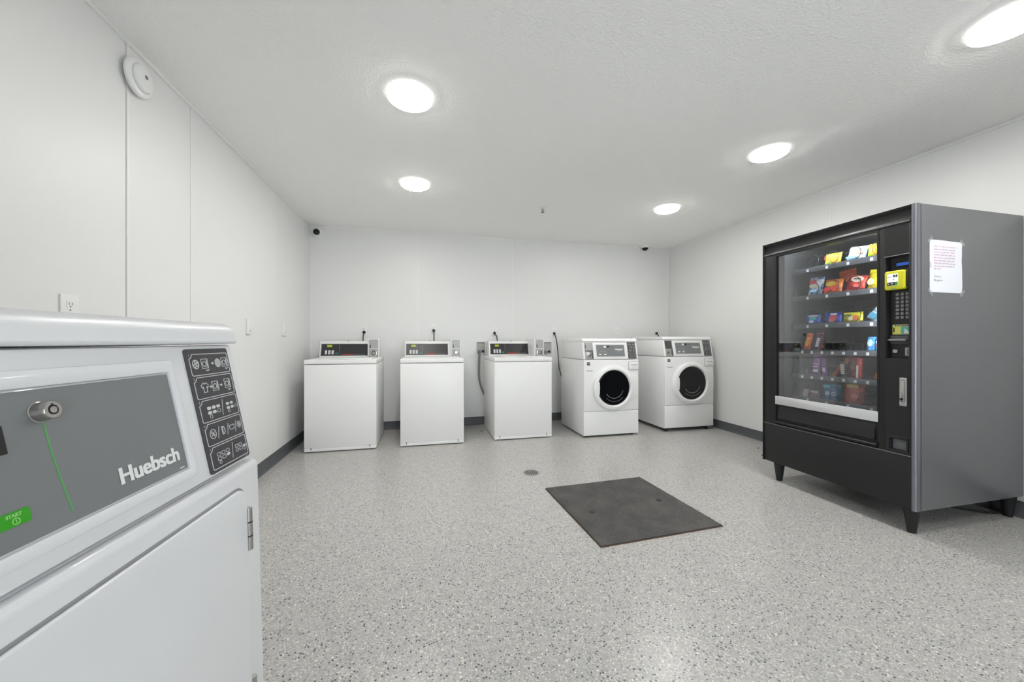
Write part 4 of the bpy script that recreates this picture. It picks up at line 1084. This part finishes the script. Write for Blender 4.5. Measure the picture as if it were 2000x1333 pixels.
def snack(name, label, cat, tray, x, wd, h, d, cols, emblem=None, tilt=0.0, roll=0.0, dy=0.03, bar=False, scale=18.0, seed=0, group='snacks inside the vending machine'):
    tz = TZ[tray] + 0.003
    t = thing(name, label, cat, (0, 0, 0), 0, group)
    t.matrix_world = VMW @ Matrix.Translation((x, TY + dy, tz + abs(math.sin(roll)) * wd / 2)) @ Matrix.Rotation(-tilt, 4, 'X') @ Matrix.Rotation(roll, 4, 'Y')
    mb = bar_mesh(wd, h, d) if bar else bag_mesh(wd, h, d, seed=seed, crimp=0.09 * h)
    mb.build('wrapper', wrap_mat(cat.replace(' ', '_') + str(seed), cols, scale, seed * 3.1), t, ang=60)
    # printed emblem: shapes laid on the bulge of the wrapper
    fr = Fr((0, -d / 2 - 0.0010, 0))
    for kind, c, u, v, a, b in (emblem or []):
        m = mat('ink_%d_%d_%d' % c, srgb(*c), 0.35, var=0.05)
        q = MB()
        if kind == 'disc': q.disc(fr, u, v, a, -0.0008, 0.0004, 20, ry=b)
        elif kind == 'ring': q.annulus(fr, u, v, a, b, -0.0008, 0.0005, 20)
        elif kind == 'band': q.plate(fr, u - a, u + a, v - b, v + b, -0.0008, 0.0005, min(a, b) * 0.5, 2)
        elif kind == 'blocks':                       # b = (half length, count): a column of unreadable characters
            L, n = b
            for k in range(n):
                vc = v - L + 2 * L * (k + 0.5) / n
                q.plate(fr, u - a / 2, u + a / 2, vc - 0.7 * L / n, vc + 0.7 * L / n, -0.0008, 0.0005)
        q.build('wrapper_print', m, t)
    return t
Y_, R_, W_, B_, O_, P_ = (236, 222, 40), (205, 45, 40), (235, 236, 240), (30, 90, 190), (225, 100, 30), (110, 60, 130)
# tray 1 (top)
snack('snack_bag', 'small yellow snack bag with red rings, second slot of the top tray', 'snack bag', 0, -0.076, 0.104, 0.088, 0.04, [(240, 226, 50), (232, 214, 30), (246, 236, 120)], [('ring', R_, -0.030, 0.055, 0.018, 0.014), ('ring', R_, 0.016, 0.040, 0.024, 0.020), ('disc', (90, 170, 60), 0.0, 0.018, 0.010, 0.008)], 0.16, 0.05, 0.05, seed=1)
snack('snack_bag', 'white and pale blue snack bag, third slot of the top tray', 'snack bag', 0, 0.066, 0.110, 0.098, 0.042, [(225, 232, 245), (240, 242, 248), (150, 190, 235)], [('disc', (205, 130, 90), 0.018, 0.055, 0.028, 0.018), ('disc', (236, 214, 190), 0.018, 0.058, 0.018, 0.010), ('band', (100, 150, 220), -0.02, 0.018, 0.03, 0.008)], 0.22, 0.12, 0.055, seed=2)
snack('snack_bag', 'yellow-green snack bag with a red spiral, right end of the top tray', 'snack bag', 0, 0.196, 0.116, 0.094, 0.04, [(205, 222, 40), (190, 215, 40), (236, 226, 70)], [('ring', R_, 0.006, 0.048, 0.030, 0.026), ('ring', (190, 60, 30), 0.006, 0.048, 0.016, 0.012), ('disc', (236, 170, 130), 0.03, 0.06, 0.010, 0.010)], 0.12, 0.02, 0.05, seed=3)
# tray 2
snack('snack_bag', 'red, white and blue snack bag, left end of the second tray', 'snack bag', 1, -0.197, 0.100, 0.140, 0.045, [(60, 130, 205), (232, 234, 240), (45, 110, 190)], [('disc', (214, 60, 70), -0.012, 0.100, 0.026, 0.016), ('disc', (238, 232, 214), 0.0, 0.072, 0.036, 0.016), ('band', (150, 205, 235), 0.0, 0.035, 0.026, 0.008)], 0.15, 0.06, 0.05, seed=4)
snack('snack_bag', 'orange and red snack bag, second slot of the second tray', 'snack bag', 1, -0.076, 0.116, 0.108, 0.045, [(214, 60, 45), (235, 150, 40), (225, 80, 40)], [('disc', (240, 200, 60), -0.006, 0.070, 0.034, 0.018), ('disc', (214, 40, 40), -0.026, 0.030, 0.022, 0.016), ('disc', (225, 70, 50), 0.026, 0.034, 0.018, 0.020)], 0.18, 0.05, 0.05, seed=5)
snack('snack_bag', 'crumpled plain orange snack bag standing behind the orange and red one', 'snack bag', 1, -0.035, 0.108, 0.172, 0.04, [(214, 84, 30), (190, 70, 28), (225, 105, 45)], None, 0.05, -0.10, 0.15, seed=6)
snack('snack_bag', 'red and white snack bag, third slot of the second tray', 'snack bag', 1, 0.064, 0.114, 0.104, 0.045, [(214, 60, 50), (225, 90, 70), (205, 45, 45)], [('disc', (240, 222, 205), 0.012, 0.075, 0.038, 0.020), ('band', (60, 50, 60), 0.012, 0.076, 0.022, 0.004), ('disc', (236, 120, 110), 0.016, 0.030, 0.018, 0.010)], 0.20, 0.14, 0.05, seed=7)
snack('snack_bag', 'large bright yellow snack bag, right end of the second tray', 'snack bag', 1, 0.200, 0.128, 0.130, 0.05, [(232, 208, 30), (240, 220, 50), (214, 190, 25)], [('ring', (120, 105, 20), 0.012, 0.040, 0.048, 0.045), ('disc', (246, 236, 170), -0.035, 0.045, 0.018, 0.022)], 0.15, 0.05, 0.05, seed=8)
snack('snack_bag', 'pale clear-topped snack bag standing behind the large yellow one', 'snack bag', 1, 0.195, 0.122, 0.170, 0.04, [(190, 170, 150), (160, 140, 120), (225, 205, 185)], None, 0.03, 0.0, 0.15, seed=9)
# tray 3
snack('snack_bag', 'small blue snack pack with green swoosh, left end of the third tray', 'snack bag', 2, -0.204, 0.104, 0.076, 0.035, [(25, 95, 205), (20, 80, 185), (40, 120, 220)], [('band', (225, 205, 205), 0.012, 0.062, 0.034, 0.006), ('disc', (70, 190, 190), 0.008, 0.045, 0.028, 0.010), ('disc', (225, 232, 245), -0.002, 0.022, 0.018, 0.010)], 0.08, 0.0, 0.045, seed=10)
snack('snack_bag', 'blue cookie pack with red round print, second slot of the third tray', 'snack bag', 2, -0.070, 0.112, 0.078, 0.035, [(35, 80, 190), (28, 65, 170), (60, 110, 215)], [('disc', (214, 70, 85), 0.010, 0.036, 0.026, 0.024), ('disc', (236, 170, 160), 0.006, 0.022, 0.022, 0.012), ('band', (240, 240, 246), 0.014, 0.066, 0.020, 0.005)], 0.08, 0.03, 0.045, seed=11)
snack('snack_bag', 'yellow and green candy pack, third slot of the third tray', 'snack bag', 2, 0.056, 0.116, 0.074, 0.035, [(226, 216, 40), (214, 205, 35), (150, 150, 40)], [('disc', (90, 110, 40), -0.020, 0.052, 0.022, 0.008), ('disc', (240, 236, 190), 0.0, 0.030, 0.016, 0.014), ('band', (225, 120, 60), 0.026, 0.034, 0.016, 0.016)], 0.08, 0.0, 0.045, seed=12)
snack('snack_bag', 'silver and teal snack pack leaning over, right end of the third tray', 'snack bag', 2, 0.158, 0.062, 0.140, 0.035, [(205, 212, 222), (90, 150, 175), (225, 230, 238)], [('band', (70, 130, 160), 0.0, 0.030, 0.022, 0.018), ('band', (150, 60, 70), 0.0, 0.085, 0.004, 0.028)], 0.12, 0.62, 0.05, seed=13)
# tray 4
snack('candy_bar', 'orange candy bar with yellow letters, left end of the fourth tray', 'candy bar', 3, -0.240, 0.048, 0.128, 0.022, [(232, 96, 25), (225, 80, 20), (236, 120, 40)], [('blocks', (240, 205, 50), 0.0, 0.062, 0.020, (0.034, 5))], 0.16, 0.10, 0.03, True, seed=14)
snack('candy_bar', 'purple-brown candy bar with white letters, second slot of the fourth tray', 'candy bar', 3, -0.166, 0.044, 0.118, 0.022, [(74, 42, 70), (60, 32, 58), (92, 54, 84)], [('blocks', (235, 225, 238), 0.0, 0.056, 0.020, (0.034, 5))], 0.16, 0.12, 0.03, True, seed=15)
snack('candy_bar', 'orange candy bar lying behind the first two of the fourth tray', 'candy bar', 3, -0.195, 0.050, 0.130, 0.022, [(205, 80, 30), (190, 70, 28), (214, 100, 45)], None, 0.05, 0.05, 0.09, True, seed=16)
snack('candy_pack', 'light blue candy pack, left one of the two at the right of the fourth tray', 'candy pack', 3, 0.166, 0.046, 0.096, 0.03, [(40, 120, 190), (90, 165, 215), (30, 95, 170)], [('disc', (190, 220, 238), 0.0, 0.055, 0.014, 0.022)], 0.10, 0.04, 0.035, True, seed=17)
snack('candy_pack', 'light blue candy pack with red stripe, at the right end of the fourth tray', 'candy pack', 3, 0.222, 0.060, 0.088, 0.03, [(60, 140, 205), (120, 185, 225), (40, 110, 185)], [('band', (205, 70, 90), 0.0, 0.040, 0.022, 0.004), ('band', (230, 238, 246), 0.0, 0.060, 0.020, 0.008)], 0.08, 0.0, 0.035, True, seed=18)
# tray 5
snack('candy_bar', 'wide purple candy bar, left one hanging in the fifth tray', 'candy bar', 4, -0.172, 0.054, 0.150, 0.020, [(128, 72, 150), (110, 58, 130), (150, 92, 170)], [('band', (222, 190, 226), 0.0, 0.085, 0.020, 0.004), ('band', (222, 190, 226), 0.0, 0.066, 0.018, 0.004), ('disc', (236, 225, 236), 0.0, 0.035, 0.020, 0.010)], 0.06, 0.02, 0.03, True, seed=19)
snack('candy_bar', 'narrow purple candy bar beside the wide purple one in the fifth tray', 'candy bar', 4, -0.108, 0.036, 0.145, 0.020, [(120, 66, 140), (98, 52, 118), (140, 84, 160)], [('disc', (214, 190, 220), 0.0, 0.045, 0.010, 0.016)], 0.06, -0.12, 0.03, True, seed=20)
snack('candy_bar', 'slim orange candy bar leaning to the right in the fifth tray', 'candy bar', 4, -0.072, 0.030, 0.150, 0.020, [(222, 140, 70), (205, 115, 50), (232, 165, 95)], [('band', (190, 80, 40), 0.0, 0.055, 0.007, 0.03)], 0.06, 0.62, 0.056, True, seed=21)
snack('candy_bar', 'dark candy bar with white letters in the middle of the fifth tray', 'candy bar', 4, 0.014, 0.034, 0.122, 0.020, [(70, 58, 58), (56, 46, 48), (120, 112, 108)], [('blocks', (228, 228, 226), 0.0, 0.058, 0.020, (0.034, 5))], 0.06, -0.12, 0.03, True, seed=22)
snack('candy_bar', 'faded red candy bar standing behind the dark one in the fifth tray', 'candy bar', 4, 0.022, 0.060, 0.150, 0.020, [(176, 84, 78), (150, 66, 62), (190, 105, 96)], None, 0.04, 0.0, 0.09, True, seed=23)
snack('candy_bar', 'red candy bar standing upright in the fifth tray', 'candy bar', 4, 0.104, 0.034, 0.148, 0.020, [(190, 50, 55), (170, 40, 46), (205, 72, 74)], [('band', (222, 200, 200), -0.006, 0.050, 0.006, 0.042)], 0.04, 0.0, 0.03, True, seed=24)
snack('candy_bar', 'orange candy bar with pale band at the right end of the fifth tray', 'candy bar', 4, 0.205, 0.044, 0.140, 0.020, [(225, 125, 60), (214, 110, 50), (236, 150, 85)], [('band', (205, 170, 190), 0.0, 0.070, 0.020, 0.010)], 0.06, 0.36, 0.03, True, seed=25)
# tray 6
snack('candy_pack', 'low white candy pack at the left end of the bottom tray', 'candy pack', 5, -0.262, 0.044, 0.058, 0.02, [(205, 196, 205), (180, 160, 172), (225, 220, 226)], None, 0.15, 0.0, 0.05, True, seed=26)
snack('candy_pack', 'low pink candy pack, second in the bottom tray', 'candy pack', 5, -0.196, 0.060, 0.060, 0.024, [(140, 96, 116), (112, 74, 92), (205, 170, 190)], [('band', (230, 214, 222), 0.0, 0.044, 0.024, 0.006)], 0.2, 0.0, 0.045, True, seed=27)
snack('snack_bag', 'blue cookie bag in the bottom tray', 'snack bag', 5, -0.074, 0.112, 0.118, 0.04, [(45, 90, 160), (35, 70, 130), (60, 150, 180)], [('band', (70, 190, 200), -0.025, 0.098, 0.022, 0.010), ('disc', (190, 205, 225), -0.020, 0.048, 0.014, 0.016), ('ring', (190, 205, 225), 0.022, 0.048, 0.015, 0.009)], 0.06, 0.0, 0.045, seed=28)
snack('snack_bag', 'orange and red snack bag in the bottom tray', 'snack bag', 5, 0.064, 0.116, 0.150, 0.042, [(176, 66, 44), (150, 52, 38), (196, 92, 52)], [('band', (222, 170, 70), 0.0, 0.118, 0.036, 0.012), ('band', (236, 214, 140), -0.012, 0.118, 0.014, 0.007), ('disc', (200, 110, 90), 0.014, 0.050, 0.022, 0.016)], 0.06, 0.0, 0.045, seed=29)

# ------------------------------------------------------------------ paper notice taped to the side
pn = thing('paper_notice', 'white printed paper notice taped to the side of the vending machine', 'paper notice', (2.893, 1.4695, 1.5135))
f = Fr((0, 0, 0))                                    # n = -y
W2, H2 = 0.1305, 0.148
vs, fs = [], []
for j in range(9):
    for i in range(7):
        u = -W2 + 2 * W2 * i / 6; v = -H2 + 2 * H2 * j / 8
        bulge = 0.0016 * math.sin(j * 1.3) * (i / 6) ** 2
        vs.append(f(u + (0.002 * math.sin(j * 0.9) if i == 6 else 0), v + (-0.003 if j == 8 and i > 3 else 0), 0.0012 + abs(bulge)))
for j in range(8):
    for i in range(6):
        a = j * 7 + i; fs.append((a, a + 1, a + 8, a + 7))
n0 = len(vs)
vs += [(p[0], p[1] + 0.0008, p[2]) for p in vs]
fs += [tuple(n0 + k for k in reversed(q)) for q in fs]
sh = MB().add(vs, fs).build('sheet', M_PAPER, pn, ang=80)
rnd = random.Random(5)
lens = [1.0, 0.94, 0.93, 0.96, 0.96, 0.93, 0.98, 0.97, 0.3]
body = MB()
for k, L in enumerate(lens):
    v = 0.109 - k * 0.0158; u = -0.099; end = -0.099 + 0.182 * L
    while u < end - 0.008:
        wl_ = min(rnd.uniform(0.010, 0.034), end - u)
        x = u
        while x < u + wl_ - 0.002:
            hh = rnd.choice((0.0042, 0.0042, 0.0060))
            body.plate(f, x, x + 0.0028, v, v + hh, 0.0030, 0.0033)
            x += 0.0040
        u += wl_ + 0.006
bo = body.build('body_lettering', M_INKP, pn, smooth=False); bo['kind'] = 'stuff'
lettering('closing_lettering', 'Thank you,', f, -0.099, -0.062, 0.0135, M_INKG, pn, 0.0032, bold=0.0001)
lettering('signature_lettering', 'Management', f, -0.099, -0.083, 0.0135, M_INKG, pn, 0.0032, bold=0.0001)
for u, v, a in ((-W2, H2, 45), (W2, H2 - 0.004, -45), (-W2, -H2, -45), (W2, -H2, 45)):
    ca, sa = math.cos(math.radians(a)), math.sin(math.radians(a))
    P = [(-0.024, -0.009), (0.024, -0.009), (0.024, 0.009), (-0.024, 0.009)]
    MB().poly(f, [(u + ca * p - sa * q, v + sa * p + ca * q) for p, q in P], 0.0034, 0.0038).build('tape', M_TAPE, pn, smooth=False)
MB().plate(f, -W2 - 0.008, -W2 + 0.010, -0.008, 0.022, 0.0034, 0.0038).build('tape', M_TAPE, pn, smooth=False)

# vending machine's cable on the floor behind
vc = thing('floor_cable', 'black cable lying on the floor under the vending machine', 'cable', (3.40, 1.62, 0))
MB().tube(spline([(-0.18, 0.22, 0.006), (-0.05, 0.06, 0.006), (0.05, -0.05, 0.008), (0.12, -0.07, 0.012), (0.165, -0.02, 0.03), (0.175, 0.02, 0.2)], 8), 0.006, 8).build('cable_run', M_RUBBER, vc)

# bits of dark lint on the floor
for (x, y, r, lab) in ((0.68, 4.42, 0.020, 'scrap of dark lint on the floor left of the third top-load washer'), (3.30, 3.06, 0.016, 'scrap of dark lint on the floor between corner washer and vending machine')):
    rl = random.Random(int(x * 100)); f = Fr((0, 0, 0), (1, 0, 0), (0, 1, 0))
    o = MB().poly(f, [(r * (0.5 + 0.6 * rl.random()) * math.cos(k * 0.7), r * 0.6 * (0.5 + 0.6 * rl.random()) * math.sin(k * 0.7)) for k in range(9)], 0.0, 0.004).build('lint_scrap', M_RUBBER, bevel=0.001)
    o.location = (x, y, 0); tag(o, lab, 'lint')
